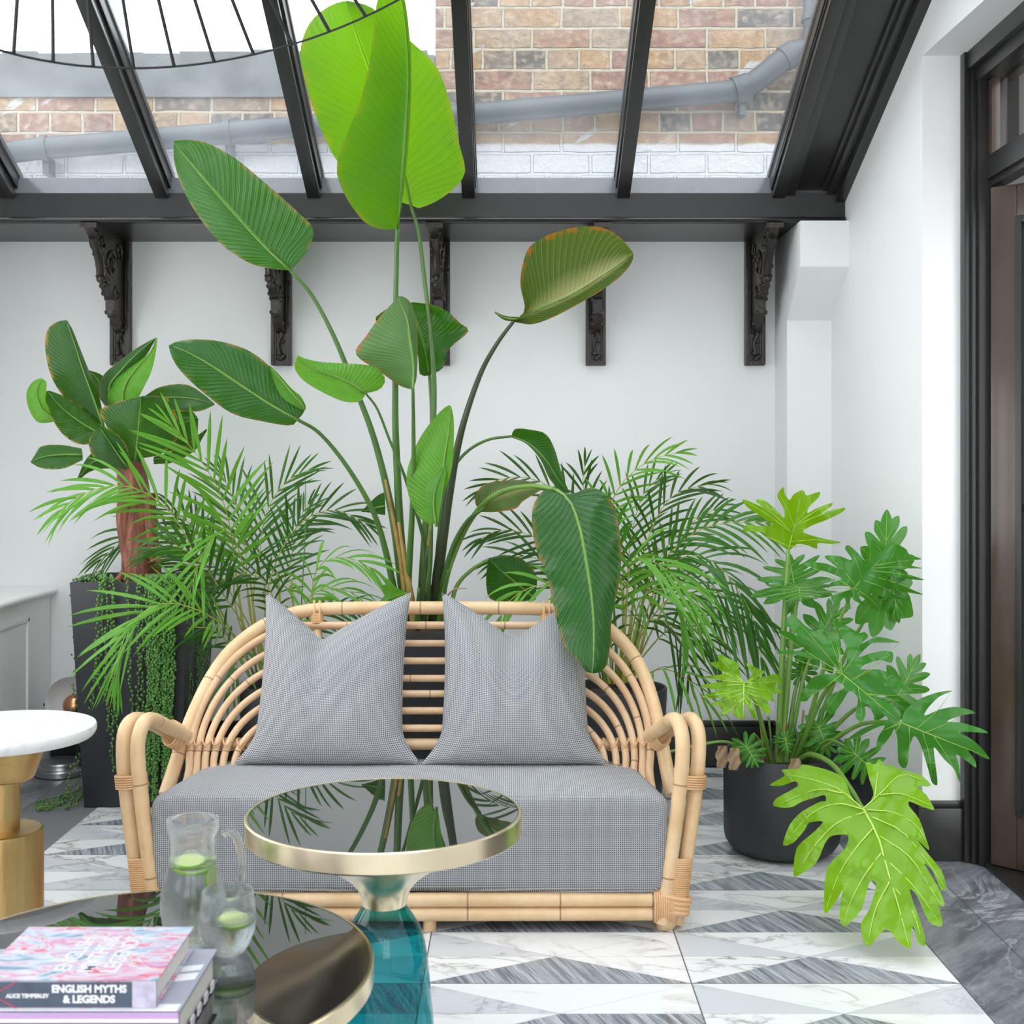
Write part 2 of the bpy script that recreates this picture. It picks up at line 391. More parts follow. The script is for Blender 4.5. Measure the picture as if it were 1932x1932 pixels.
    def grid(s, rows, mi=0, uvs=None, wrap=False):
        n = len(rows); m = len(rows[0]); vs = [p for r in rows for p in r]
        uv = [q for r in uvs for q in r] if uvs else None
        mm = m if wrap else m - 1
        return s.add(vs, [(i * m + k, i * m + (k + 1) % m, (i + 1) * m + (k + 1) % m, (i + 1) * m + k) for i in range(n - 1) for k in range(mm)], mi, uv)
    def build(s, name, mats, parent=None, smooth=True, angle=40, bevel=0, weld=0, fixn=True):
        if not isinstance(mats, (list, tuple)): mats = [mats]
        if parent is None:
            xs = [v.x for v in s.v]; ys = [v.y for v in s.v]; zs = [v.z for v in s.v]
            org = Vector(((min(xs) + max(xs)) / 2, (min(ys) + max(ys)) / 2, min(zs)))
        else: org = ORG[parent.name]
        me = bpy.data.meshes.new(name)
        me.from_pydata([v - org for v in s.v], [], s.f)
        for m_ in mats: me.materials.append(M[m_] if isinstance(m_, str) else m_)
        me.polygons.foreach_set('material_index', s.m)
        ul = me.uv_layers.new(name='UVMap')
        lv = [0] * len(me.loops); me.loops.foreach_get('vertex_index', lv)
        flat = []
        for i in lv: flat += [s.uv[i][0], s.uv[i][1]]
        ul.data.foreach_set('uv', flat)
        if bevel or weld or fixn:
            bm = bmesh.new(); bm.from_mesh(me)
            if weld: bmesh.ops.remove_doubles(bm, verts=bm.verts, dist=weld)
            if fixn: bmesh.ops.recalc_face_normals(bm, faces=bm.faces)
            if bevel:
                ed = [e for e in bm.edges if len(e.link_faces) == 2 and e.calc_face_angle(0) > .5]
                bmesh.ops.bevel(bm, geom=ed, offset=bevel, segments=2, affect='EDGES', profile=.6, clamp_overlap=True)
            bm.to_mesh(me); bm.free()
        if smooth:
            me.polygons.foreach_set('use_smooth', [True] * len(me.polygons))
            me.set_sharp_from_angle(angle=math.radians(angle))
        me.update()
        o = bpy.data.objects.new(name, me); COL.objects.link(o)
        if parent is not None: o.parent = parent
        else: o.location = org
        ORG[o.name] = org
        return o

def empty(name, loc):
    o = bpy.data.objects.new(name, None); COL.objects.link(o); o.location = loc; o.empty_display_size = .05
    ORG[o.name] = Vector(loc); return o
def tag(o, label, cat, group=None):
    o['label'] = label; o['category'] = cat
    if group: o['group'] = group
    return o
def thing(name, loc, label, cat, group=None): return tag(empty(name, loc), label, cat, group)
def struct(o): o['kind'] = 'structure'; return o

def cr(pts, n=8):                                            # Catmull-Rom through the points
    pts = [Vector(p) for p in pts]
    if len(pts) == 2: return [pts[0].lerp(pts[1], i / n) for i in range(n + 1)]
    q = [pts[0] * 2 - pts[1]] + pts + [pts[-1] * 2 - pts[-2]]; out = []
    for i in range(1, len(q) - 2):
        a, b, c, d = q[i - 1:i + 3]
        for k in range(n):
            t = k / n
            out.append(.5 * ((2 * b) + (c - a) * t + (2 * a - 5 * b + 4 * c - d) * t * t + (3 * b - a - 3 * c + d) * t ** 3))
    return out + [pts[-1]]
def resample(pts, n):
    L = [0.]
    for a, b in zip(pts, pts[1:]): L.append(L[-1] + (b - a).length)
    out = []; j = 0
    for i in range(n):
        t = L[-1] * i / (n - 1)
        while j < len(pts) - 2 and L[j + 1] < t: j += 1
        d = L[j + 1] - L[j]; out.append(pts[j].lerp(pts[j + 1], (t - L[j]) / d if d > 0 else 0))
    return out
def cr2(pts, n): return resample(cr([Vector((p[0], p[1], 0)) for p in pts], 8), n)
def text(name, body, size, loc, rot, mat, parent, bold=.0, depth=.0004, spacing=1.):
    cu = bpy.data.curves.new(name, 'FONT'); cu.body = body; cu.size = size; cu.align_x = 'CENTER'; cu.align_y = 'CENTER'
    cu.extrude = depth; cu.offset = bold; cu.space_character = spacing; cu.resolution_u = 3
    o = bpy.data.objects.new(name + '_t', cu); COL.objects.link(o)
    bpy.context.view_layer.update()
    dg = bpy.context.evaluated_depsgraph_get()
    me = bpy.data.meshes.new_from_object(o.evaluated_get(dg))
    Mx = Matrix.Translation(Vector(loc)) @ rot.to_4x4()
    b = MB(); b.add([Mx @ v.co for v in me.vertices], [tuple(p.vertices) for p in me.polygons])
    bpy.data.objects.remove(o); bpy.data.meshes.remove(me)
    return b.build(name, mat, parent, smooth=False)

# ------------------------------------------------------------------ the room
YW = 4.89                                                     # back wall
SL = .486                                                     # roof slope (rise per metre towards the camera)
def rz(y): return 2.10 + SL * (4.5 - y)
def wx(y): return 1.175 + .034 * (4.67 - y)                   # right wall, a little out of square

b = MB(); b.box(-2.2, 1.4, YW, 4.97, 0, 2.03); struct(b.build('wall_back', 'plaster', smooth=False))
# right wall: inner face, the return beside the door, the header above the door, the far end of the door opening
b = MB()
b.prism([(wx(4.95), 4.95), (wx(3.735), 3.735), (1.5, 3.735), (1.5, 4.95)], 0, [rz(4.95) + .16, rz(3.735) + .10, rz(3.735) + .10, rz(4.95) + .16])
b.prism([(wx(3.735), 3.735), (wx(1.2), 1.2), (1.5, 1.2), (1.5, 3.735)], 2.363, [rz(3.735) + .10, rz(1.2) + .1, rz(1.2) + .1, rz(3.735) + .10])
b.prism([(wx(2.2), 2.2), (wx(-1.4), -1.4), (1.6, -1.4), (1.6, 2.2)], 0, [2.363, rz(-1.4) + .1, rz(-1.4) + .1, 2.363])
struct(b.build('wall_right', 'plaster', smooth=False))
b = MB(); b.prism([(1.012, 4.9), (1.012, 4.673), (1.24, 4.673), (1.24, 4.9)], 0, 2.017)
b.yzprism([(4.457, 1.855), (4.457, 2.017), (4.70, 2.017), (4.70, 1.672), (4.673, 1.69)], 1.0121, 1.24)
struct(b.build('wall_corner', 'plaster', bevel=.004, smooth=False))
b = MB()
b.box(-2.2, -1.985, -1.4, 4.95, 0, .66)
for y0, y1 in ((4.1, 4.95), (2.75, 2.95), (1.35, 1.55), (-1.4, .1)): b.box(-2.2, -1.985, y0, y1, .66, 1.95)
b.prism([(-2.2, 4.95), (-1.985, 4.95), (-1.985, -1.4), (-2.2, -1.4)], 1.95, [rz(4.95) + .12, rz(4.95) + .12, rz(-1.4) + .12, rz(-1.4) + .12])
struct(b.build('wall_left', 'plaster', smooth=False))

b = MB()
b.box(-2.2, 1.6, -1.6, -1.4, 0, .7); b.box(-2.2, 1.6, -1.6, -1.4, 2.6, 5.1)
for x0, x1 in ((-2.2, -1.7), (-.35, -.05), (1.25, 1.6)): b.box(x0, x1, -1.6, -1.4, .7, 2.6)
for x in (-1.25, -.80, .38, .82): b.box(x - .02, x + .02, -1.52, -1.46, .7, 2.6)
for z in (1.3, 1.95): b.box(-1.7, 1.25, -1.52, -1.46, z - .02, z + .02)
struct(b.build('wall_front', 'plaster', smooth=False))

# floor: mosaic marble of six triangles a block
TX, TY = .602, .3115
b = MB(); b.box(-2.3, 1.36, -1.6, 4.93, -.06, -.0015, 4)
def tri(pts, mi, z=0.0):
    c = Vector((sum(p[0] for p in pts) / len(pts), sum(p[1] for p in pts) / len(pts), 0))
    q = [Vector((p[0], p[1], 0)) for p in pts]
    q = [p + (c - p).normalized() * .0007 for p in q]
    b.add([(p.x, p.y, z) for p in q], [tuple(range(len(q)))], mi)
rf = random.Random(5)
for i in range(-4, 3):
    x0 = .402 + (i - 0) * TX; x1 = x0 + TX
    if x0 > .98 or x0 < -1.7: continue
    for j in range(-14, 7):
        y0 = 2.841 + j * TY; y1 = y0 + TY
        g = .0022
        xa, xb = x0 + g / 2, x1 - g / 2
        ya = y0 + (g if j % 2 == 0 else .0004); yb = y1 - .0004
        if yb > 4.86: yb = 4.86
        if ya > 4.80: continue
        xm, ym = (xa + xb) / 2, (ya + yb) / 2; c = (xm, ym)
        if i % 2 == 0:
            pat = dict(lu=0, t=1, ru=0, ll=1, bo=0, rl=2)
        else: pat = dict(lu=2, t=0, ru=0, ll=0, bo=1, rl=0)
        if i == 0: pat = dict(lu=2, t=0, ru=2, ll=0, bo=1, rl=0)
        if rf.random() < .25:
            k = rf.choice(list(pat)); pat[k] = rf.choice([0, 1, 2])
        # upper = further away
        tri([(xa, ym), c, (xa, yb)], pat['lu']); tri([(xa, yb), c, (xb, yb)], pat['t']); tri([(xb, yb), c, (xb, ym)], pat['ru'])
        tri([(xa, ya), c, (xa, ym)], pat['ll']); tri([(xa, ya), (xb, ya), c], pat['bo']); tri([(xb, ya), (xb, ym), c], pat['rl'])
def quad(x0, x1, y0, y1, mi):
    b.add([(x0, y0, 0), (x1, y0, 0), (x1, y1, 0), (x0, y1, 0)], [(0, 1, 2, 3)], mi)
for (y0, y1) in ((-1.6, .81), (.812, 2.06), (2.062, 3.305), (3.307, 4.87)):
    quad(1.005, 1.196, y0, y1, 3); 
for (y0, y1) in ((2.2, 2.99), (2.991, 3.74)): quad(1.198, 1.362, y0, y1, 3)
for (y0, y1) in ((-1.6, 1.1), (1.102, 2.6), (2.602, 4.87)): quad(-1.99, -1.642, y0, y1, 3)
struct(b.build('floor', ['marble_w', 'marble_g', 'marble_l', 'marble_b', 'grout'], smooth=False))

# skirtings
b = MB(); b.box(-1.77, 1.012, 4.866, 4.892, 0, .155); b.box(-1.77, 1.012, 4.872, 4.892, .155, .176); b.box(1.0, 1.19, 4.652, 4.68, 0, .176); b.box(1.0, 1.013, 4.652, 4.87, 0, .17)
struct(b.build('baseboard_back', 'black_paint', bevel=.004))
b = MB(); b.prism([(wx(4.65) - .018, 4.66), (wx(3.735) - .018, 3.717), (wx(3.735) + .002, 3.717), (wx(4.65) + .002, 4.66)], 0, .174)
b.box(wx(3.735) - .018, 1.335, 3.712, 3.736, 0, .155); b.box(wx(3.735) - .01, 1.335, 3.72, 3.736, .155, .174)
struct(b.build('baseboard_right', 'black_paint', bevel=.004))

# eaves shelf, fascia and sill
b = MB()
b.box(-2.2, wx(4.5) + .01, 4.512, 4.95, 2.018, 2.05)
b.box(-2.2, wx(4.5) + .005, 4.50, 4.54, 2.036, 2.122)
n = 10
prof = [(4.50 - .012 * math.sin(PI * k / n), 2.018 + .02 * k / n) for k in range(n + 1)] + [(4.52, 2.038), (4.52, 2.018)]
b.yzprism(prof, -2.2, wx(4.5) + .005)
struct(b.build('trim_1', 'black_paint', smooth=True, angle=30))
b = MB(); b.yzprism([(4.515, 2.12), (4.535, 2.185), (4.62, 2.185), (4.62, 2.12)], -2.2, wx(4.5) + .004)
struct(b.build('trim_11', 'sill_grey', smooth=True, angle=30))
# rafters
RX = [-2.33, -1.786, -1.240, -.702, -.154, .394, .945]
def rp(x, y, up): return Vector((x, y, rz(y) + up))
for i, x in enumerate(RX):
    b = MB()
    b.obox(rp(x, 4.495, .008), rp(x, -1.45, .008), (0, SL, 1), .036, .05)
    b.obox(rp(x, 4.495, 0), rp(x, -1.45, 0), (0, SL, 1), .046, .016)
    b.obox(rp(x, 4.56, .055), rp(x, -1.45, .055), (0, SL, 1), .052, .05)
    b.obox(rp(x, 4.56, .108), rp(x, -1.45, .108), (0, SL, 1), .06, .02)
    struct(b.build('trim_%d' % (i + 2), 'black_paint', bevel=.002))
for i, (xa, xb) in enumerate(zip(RX, RX[1:])):
    b = MB(); b.obox(rp((xa + xb) / 2, 4.60, .10), rp((xa + xb) / 2, -1.45, .10), (0, SL, 1), xb - xa - .02, .006)
    struct(b.build('window_%d' % (i + 1), 'pane', smooth=False))
# boarded strip of roof between last rafter and right wall
b = MB()
b.obox(rp(1.10, 4.52, .045), rp(1.125, -1.45, .045), (0, SL, 1), .36, .02)
b.obox(rp(.985, 4.51, .012), rp(.985, -1.45, .012), (0, SL, 1), .035, .04)
for k, (o, w, u) in enumerate(((.018, .036, -.012), (.05, .03, .014), (.072, .02, .03))):
    b.obox(rp(wx(4.5) - o, 4.50, u), rp(wx(-1.45) - o, -1.45, u), (0, SL, 1), w, .05)
struct(b.build('ceiling', 'black_paint', bevel=.003))

# neighbour's brick wall behind the glass
b = MB(); b.box(-.31, 4.2, 5.12, 5.36, 2.0, 5.2); b.box(-5.2, -.3101, 5.125, 5.36, 2.0, 2.66)
struct(b.build('wall_outside', 'brick', smooth=False))
b = MB(); b.box(-5.2, -.311, 5.112, 5.38, 2.64, 2.81)
for k in range(34):
    x = -5.2 + k * .143; b.box(x, x + .14, 5.113, 5.38, 2.80, 2.815 + .02 * random.random())
struct(b.build('trim_10', 'render', smooth=False))
t = thing('drainpipe', (0, 5.06, 2.4), 'grey plastic drainpipe sloping across the brick wall above the glass roof', 'pipe')
def dp(px, py): return P(px, py, 5.045)
b = MB(); b.tube([dp(-420, 345), dp(60, 282), dp(540, 242), dp(900, 215), dp(1385, 172)], .044, 16); b.build('pipe', 'pipe', t)
b = MB(); b.tube(cr([dp(1370, 174), dp(1415, 160), dp(1470, 118), dp(1500, 100), dp(1528, 88), dp(1536, 60)], 6), .045, 16)
b.tube([dp(1385, 172), dp(1412, 163)], .056, 16); b.tube([dp(1478, 112), dp(1500, 98)], .052, 16); b.build('elbow', 'pipe', t)
b = MB(); b.tube([dp(1536, 74), dp(1536, -480)], .044, 16); b.tube([dp(1536, 40), dp(1536, 28)], .052, 16); b.build('downpipe', 'pipe', t)
for px, py in ((85, 280), (430, 251), (1402, 168)):
    b = MB(); b.tube([dp(px - 6, py + 1), dp(px + 6, py)], .053, 16); b.box(dp(px, py).x - .012, dp(px, py).x + .012, 5.05, 5.121 if px > 800 else 5.126, dp(px, py).z - .1, dp(px, py).z - .03); b.build('pipe_clip', 'pipe', t)

# left cabinet below the window
t = thing('window_cabinet', (-1.88, 4.4, 0), 'pale grey panelled cabinet with bullnose top along the left wall', 'cabinet')
b = MB(); b.box(-1.984, -1.777, 2.6, 4.885, .0, .652); b.build('body', 'plaster_grey', t, smooth=False)
b = MB(); n = 12
b.box(-1.984, -1.77, 2.6, 4.885, .652, .690)
prof = [(-1.772 + .024 * math.sin(PI * k / n), .660 + .030 * (1 - math.cos(PI * k / n)) / 2) for k in range(n + 1)]
b.grid([[Vector((p[0], y, p[1])) for p in prof] for y in (2.6, 4.885)]); b.add([(p[0], 4.885, p[1]) for p in prof], [tuple(range(n + 1))])
b.build('top', 'plaster_grey', t, angle=35)
b = MB()
for (y0, y1) in ((3.75, 4.66), (2.7, 3.6)):
    for q in ((y0, y1, .60, .583), (y0, y1, .09, .107)):
        b.box(-1.779, -1.769, q[0], q[1], min(q[2:]), max(q[2:]))
    b.box(-1.779, -1.769, y0, y0 + .017, .09, .60); b.box(-1.779, -1.769, y1 - .017, y1, .09, .60)
b.build('panel_moulding', 'plaster_grey', t, bevel=.003)
for yc in (4.2, 3.15):
    b = MB(); b.box(-1.7772, -1.7755, yc - .43, yc + .43, .11, .58); b.build('door', 'plaster_grey', t, smooth=False)

# ------------------------------------------------------------------ carved brackets
def make_bracket():
    t = thing('shelf_bracket', (-1.50, 4.87, 1.54), '', 'bracket', 'carved brackets under the roof shelf')
    X = -1.50
    b = MB(); b.box(X - .038, X + .038, 4.862, 4.892, 1.54, 2.018); b.box(X - .036, X + .036, 4.855, 4.87, 1.542, 1.558)
    for sx in (-1, 1):
        b.box(X + sx * .031 - .007, X + sx * .031 + .007, 4.852, 4.87, 1.542, 2.018); b.box(X + sx * .021 - .004, X + sx * .021 + .004, 4.857, 4.87, 1.556, 2.018)
    b.build('back_plate', 'carved', t, bevel=.002)
    poly = [(4.862, 2.018), (4.50, 2.018), (4.495, 2.00), (4.53, 1.985), (4.56, 1.955), (4.60, 1.92), (4.625, 1.88), (4.632, 1.845), (4.655, 1.835),
            (4.68, 1.815), (4.70, 1.79), (4.735, 1.775), (4.737, 1.725), (4.775, 1.715), (4.80, 1.69), (4.83, 1.665), (4.862, 1.66)]
    b = MB(); b.yzprism(poly, X - .016, X + .016)
    r_ = random.Random(3)
    b.box(X - .03, X + .03, 4.492, 4.53, 1.999, 2.017)
    for k, (y, z) in enumerate(poly[3:16]):
        for s in (-1, 1): b.sphere((X + s * .014, y + .006, z + .004), .006 + .005 * r_.random(), 7, 5)
    for s in (-1, 1):                                            # scrolls on both cheeks
        for (yc, zc, R, turns, a0) in ((4.70, 1.90, .055, 1.6, .5), (4.60, 1.968, .03, 1.4, 3.), (4.765, 1.80, .03, 1.5, 2.), (4.79, 1.965, .04, 1.3, 4.)):
            pts = []
            for k in range(22):
                a = a0 + turns * 2 * PI * k / 21; rr = R * (1 - .8 * k / 21); pts.append((X + s * .018, yc + rr * math.cos(a), zc + rr * math.sin(a)))
            b.tube(pts, .005, 6)
    b.tube(cr([(X, 4.54, 1.975), (X, 4.60, 1.93), (X, 4.635, 1.86), (X, 4.655, 1.835)], 5), .014, 8)
    b.sphere((X, 4.632, 1.838), .017, 10, 8); b.sphere((X, 4.665, 1.822), .014, 8, 6)
    b.build('arm', 'carved', t, angle=35)
    b = MB()
    for k in range(34):
        z = 1.562 + .17 * r_.random(); b.sphere((X + .014 * (r_.random() * 2 - 1), 4.853, z), .004 + .006 * r_.random(), 6, 5)
    b.tube(cr([(X, 4.85, 1.58), (X - .008, 4.848, 1.62), (X + .006, 4.848, 1.66), (X, 4.846, 1.71)], 5), .006, 6)
    for z in (1.70, 1.715, 1.74): b.sphere((X, 4.845, z), .009, 8, 6)
    b.build('carved_drop', 'carved', t)
    return t
br = make_bracket()
labels = ['carved dark wooden bracket under the shelf, leftmost, above the leafy banana plant', 'carved dark bracket just right of the tall left paddle leaf, second from the left',
          'carved dark bracket in the middle, crossed by the green leaf stalks', 'carved dark bracket partly behind the olive paddle leaf', 'carved dark bracket at the right end of the shelf beside the white corbel']
for k, X in enumerate((-1.50, -.884, -.276, .321, .931)):
    if k == 0: r = br
    else:
        r = br.copy(); COL.objects.link(r)
        for ch in list(br.children):
            c = ch.copy(); COL.objects.link(c); c.parent = r
    r.location = (X, 4.87, 1.54); r['label'] = labels[k]

# ------------------------------------------------------------------ door
def along(p, d, q): return p + d * q
b = MB()
# architrave and jamb of the far side, head and transom bar, sill
b.box(1.318, 1.345, 3.70, 3.737, 0, 2.363); b.box(1.335, 1.352, 3.685, 3.737, 0, 2.363); b.box(1.35, 1.56, 3.668, 3.737, -.02, 2.363)
b.box(1.325, 1.345, 2.2, 3.70, 2.31, 2.363); b.box(1.345, 1.42, 2.2, 3.69, 2.27, 2.363)
b.box(1.372, 1.425, 2.2, 3.67, 1.985, 2.052); b.box(1.382, 1.425, 2.2, 3.67, 1.965, 1.986)
b.box(1.362, 2.4, 2.2, 3.66, -.05, .012)
struct(b.build('door_1', 'black_paint', bevel=.003))
dr = bpy.data.objects['door_1']
b = MB(); b.box(1.398, 1.404, 2.2, 3.60, 2.05, 2.275); b.build('transom_pane', 'door_glass', dr, smooth=False)
b = MB(); b.box(1.376, 1.40, 3.642, 3.664, 2.052, 2.272); b.build('copper_strip', 'copper_paint', dr, smooth=False)
# leaf, swung open
H = Vector((1.386, 3.655, 0)); d = Vector((.72, -.69, 0)).normalized(); nrm = Vector((-d.y, d.x, 0)) * -1
lf = MB()
def bar(mb, s0, s1, z0, z1, th=.042, off=0.):
    p = [H + d * s0 + nrm * (off - th / 2), H + d * s1 + nrm * (off - th / 2), H + d * s1 + nrm * (off + th / 2), H + d * s0 + nrm * (off + th / 2)]
    mb.prism([(q.x, q.y) for q in p], z0, z1)
bar(lf, 0, .075, .015, 1.955); bar(lf, .72, .80, .015, 1.955); bar(lf, .075, .72, 1.86, 1.955); bar(lf, .075, .72, .015, .17)
leafo = lf.build('door_leaf', 'copper_paint', dr, bevel=.004)
g = MB(); bar(g, .075, .72, .17, 1.86, .006); g.build('leaf_pane', 'door_glass', leafo, smooth=False)
g = MB(); bar(g, .075, .72, 1.025, 1.05, .03); g.build('glazing_bar', 'black_paint', leafo, bevel=.003)
g = MB()
for s0, s1, z0, z1 in ((.072, .09, .165, 1.865), (.705, .725, .165, 1.865), (.09, .705, 1.845, 1.865), (.09, .705, .163, .178)): bar(g, s0, s1, z0, z1, .05)
g.build('glazing_bead', 'black_paint', leafo, bevel=.002)
# dark yard beyond the door
b = MB(); b.box(1.62, 1.806, 4.5, 4.6, -.05, 3.2); b.box(1.822, 4.6, 4.5, 4.6, -.05, 3.2); b.box(1.80, 1.83, 4.5, 4.6, -.05, 1.22); b.box(1.80, 1.83, 4.5, 4.6, 2.02, 3.2); b.box(4.5, 4.6, 0, 4.6, -.05, 3.2)
struct(b.build('wall_yard', 'brown_out', smooth=False))
b = MB(); b.box(1.50, 4.6, -.4, 4.6, -.08, -.02); struct(b.build('floor_yard', 'marble_b', smooth=False))

# ------------------------------------------------------------------ sofa
SX = -.255
A0, A1 = 3.455, .70
def DB(py):                                                      # depth on the reclined plane of the back
    k = (py - HY) / F; return (A0 + A1 * (CZ - .33)) / (1 + A1 * k)
def PB(px, py, off=0.):
    return P(px, py, DB(py) + off)
sofa = thing('rattan_sofa', (SX, 3.5, 0), 'two seater rattan sofa with arched cane back and grey checked seat', 'sofa')
b = MB()
arch = [(312, 1500), (326, 1458), (345, 1400), (366, 1345), (395, 1285), (432, 1232), (482, 1190), (538, 1162), (600, 1150), (700, 1147), (807, 1147), (915, 1147), (1020, 1149), (1085, 1157), (1142, 1183), (1184, 1222), (1213, 1270), (1233, 1330), (1246, 1390), (1258, 1452), (1268, 1500)]
b.tube(cr([PB(*p) for p in arch], 6), .0195, 14); b.build('back_frame', 'rattan', sofa)
ribs = [(1180, 357), (1214, 371), (1247, 386), (1280, 402), (1309, 420), (1341, 441), (1374, 462)]
for yk, xb in ribs:
    xf = 590; L = []
    for k in range(15):
        t_ = PI / 2 * (1 - k / 14); L.append((xf - (xf - xb) * math.sin(t_) - 10 * (1 - math.cos(t_ * 0)) , 1455 - (1455 - yk) * math.cos(t_)))
    L = [(xb - 10, 1495)] + L
    Rr = []
    for (x, y) in reversed(L):
        xc = 791 + (807 - 791) * (1455 - y) / 300; Rr.append((2 * xc - x, y))
    b = MB(); b.tube(cr([PB(x, y, -.004) for x, y in L] + [PB(x, y, -.004) for x, y in Rr], 3), .0102 if yk > 1180 else .0115, 10); b.build('back_rib', 'rib', sofa)
b = MB(); b.tube([PB(352, 1404, .024), PB(1238, 1404, .024)], .016, 10); b.build('crossbar', 'rib', sofa)
b = MB()
for yk, xb in ribs[:6]:
    for sgn in (-1, 1):
        cs = math.sqrt(max(0, 1 - ((1455 - 1404) / (1455 - yk)) ** 2)); x = 590 - (590 - xb) * cs
        if sgn > 0: x = 2 * 793.7 - x
        c = PB(x, 1404, .008)
        for s in (-1, 1):
            b.tube([c + Vector((s * .016 * math.cos(a) * .8, .030 * math.sin(a), .016 * math.cos(a))) for a in [2 * PI * k / 10 for k in range(11)]], .0022, 5)
b.build('lashing', 'binding', sofa)
def rings(mb, c0, c1, rx, ry, n, r=.003, axis_u=Vector((1, 0, 0))):   # oval binding rings from c0 to c1
    ax = (c1 - c0).normalized(); u = (axis_u - ax * axis_u.dot(ax)).normalized(); w = ax.cross(u)
    for i in range(n):
        c = c0.lerp(c1, i / max(1, n - 1))
        mb.tube([c + u * rx * math.cos(a) + w * ry * math.sin(a) for a in [2 * PI * k / 20 for k in range(21)]], r, 6, caps=False)
for x in (598, 1032):                                            # posts with binding at the top rail
    b = MB(); b.tube([PB(x, 1146, .012), PB(x, 1215, .012)], .014, 10); p_ = b.build('back_post', 'rattan', sofa)
    b = MB(); rings(b, PB(x, 1164, 0), PB(x, 1180, 0), .017, .017, 7, .0024)
    for s in (-1, 1): b.tube(cr([PB(x + s * 5, 1182, -.012), PB(x + s * 5, 1163, -.016), PB(x + s * 5, 1148, -.023), PB(x + s * 5, 1134, .0), PB(x + s * 5, 1150, .024)], 4), .0035, 6)
    b.build('binding', 'binding', p_)
for sgn in (-1, 1):                                              # arms: two canes bent from the front foot to the back frame
    def Q(px, py, D):
        if sgn > 0:
            X = (px - CX) * D / F; return Vector((2 * SX - X + .0, D, CZ - (py - HY) * D / F))
        return P(px, py, D)
    out = [(272, 1742, 3.185), (264, 1690, 3.19), (252, 1600, 3.19), (239, 1500, 3.20), (233, 1430, 3.205), (235, 1385, 3.22), (246, 1362, 3.25), (266, 1357, 3.31), (300, 1372, 3.39), (345, 1399, 3.47)]
    inn = [(296, 1742, 3.16), (290, 1690, 3.165), (278, 1600, 3.165), (266, 1500, 3.175), (260, 1430, 3.18), (262, 1390, 3.19), (273, 1362, 3.215), (290, 1358, 3.26), (318, 1372, 3.35), (352, 1388, 3.44)]
    b = MB()
    for tr in (out, inn): b.tube(cr([Q(*p) for p in tr], 6), .0185, 14)
    arm = b.build('armrest', 'rattan', sofa)
    b = MB(); rings(b, Q(247, 1462, 3.19), Q(249, 1484, 3.19), .0395, .0225, 6, .0028); b.build('binding', 'binding', arm)
    b = MB(); rings(b, Q(272, 1617, 3.178), Q(280, 1692, 3.175), .040, .0235, 20, .0028); rings(b, Q(279, 1690, 3.175), Q(283, 1716, 3.172), .045, .027, 4, .0065); b.build('binding', 'binding', arm)
    b = MB(); rings(b, Q(322, 1383, 3.40), Q(338, 1392, 3.445), .034, .021, 5, .003, Vector((0, 0, 1))); b.build('binding', 'binding', arm)
    b = MB(); b.tube([Q(283, 1700, 3.175), Q(290, 1735, 3.18), Q(296, 1757, 3.185)], [.030, .029, .019], 12); b.build('foot', 'rattan', sofa)
    xl = SX + sgn * .60
    b = MB(); b.tube([(xl, 3.62, .0), (xl - sgn * .01, 3.60, .22)], .02, 10); b.build('foot', 'rattan', sofa)
    b = MB(); b.tube([(SX + sgn * .665, 3.20, .075), (SX + sgn * .60, 3.62, .075)], .018, 10); b.build('side_rail', 'rattan', sofa)
for z in (.078, .043):
    b = MB(); b.tube([(SX - .66, 3.165, z), (SX, 3.16, z), (SX + .66, 3.165, z)], .0178, 12); b.build('front_rail', 'rattan', sofa)
for s in (-1, 1):
    b = MB()
    for k in range(9): b.tube([Vector((SX + s * (.61 + .0055 * k), 3.165 + .024 * math.sin(a), .0605 + .040 * math.cos(a))) for a in [2 * PI * i / 16 for i in range(17)]], .0028, 6, caps=False)
    b.build('binding', 'binding', sofa)
b = MB(); b.tube([(SX + .05, 3.17, .0), (SX + .05, 3.17, .06)], .017, 10); b.build('foot', 'rattan', sofa)
b = MB(); b.tube([(SX - .6, 3.62, .075), (SX + .6, 3.62, .075)], .018, 10); b.build('back_rail', 'rattan', sofa)
# seat cushion
def plan(n=96):
    pts = []
    hw, y0, y1 = .648, 3.150, 3.62
    base = []
    def arc(cx, cy, r, a0, a1, m=10):
        for k in range(m + 1):
            a = a0 + (a1 - a0) * k / m; base.append(Vector((cx + r * math.cos(a), cy + r * math.sin(a), 0)))
    arc(SX + hw - .035, y0 + .035, .035, -PI / 2, -.1)
    arc(SX + .45, y1 - .20, .16, .25, PI / 2, 12)
    arc(SX - .45, y1 - .20, .16, PI / 2, PI - .25, 12)
    arc(SX - hw + .035, y0 + .035, .035, PI + .1, 1.5 * PI)
    base.append(base[0].copy())
    return resample(base, n + 1)[:-1]
pl = plan(160); cen = Vector((SX, 3.38, 0))
b = MB(); rows = []; uvs = []
R_ = .036; z0, z1 = .092, .338
prof = [(R_ * (1 - math.sin(a)), z0 + R_ * (1 - math.cos(a))) for a in [0, .5, 1.05, PI / 2]] + [(0, z0 + .06), (-.003, (z0 + z1) / 2), (0, z1 - .06)] + [(R_ * (1 - math.cos(a)), z1 - R_ + R_ * math.sin(a)) for a in [0, .4, .8, 1.2, PI / 2]] + [(.08, z1 + .006), (.15, z1 + .010), (.23, z1 + .012)]
peri = [0.]
for a, c in zip(pl, pl[1:]): peri.append(peri[-1] + (c - a).length)
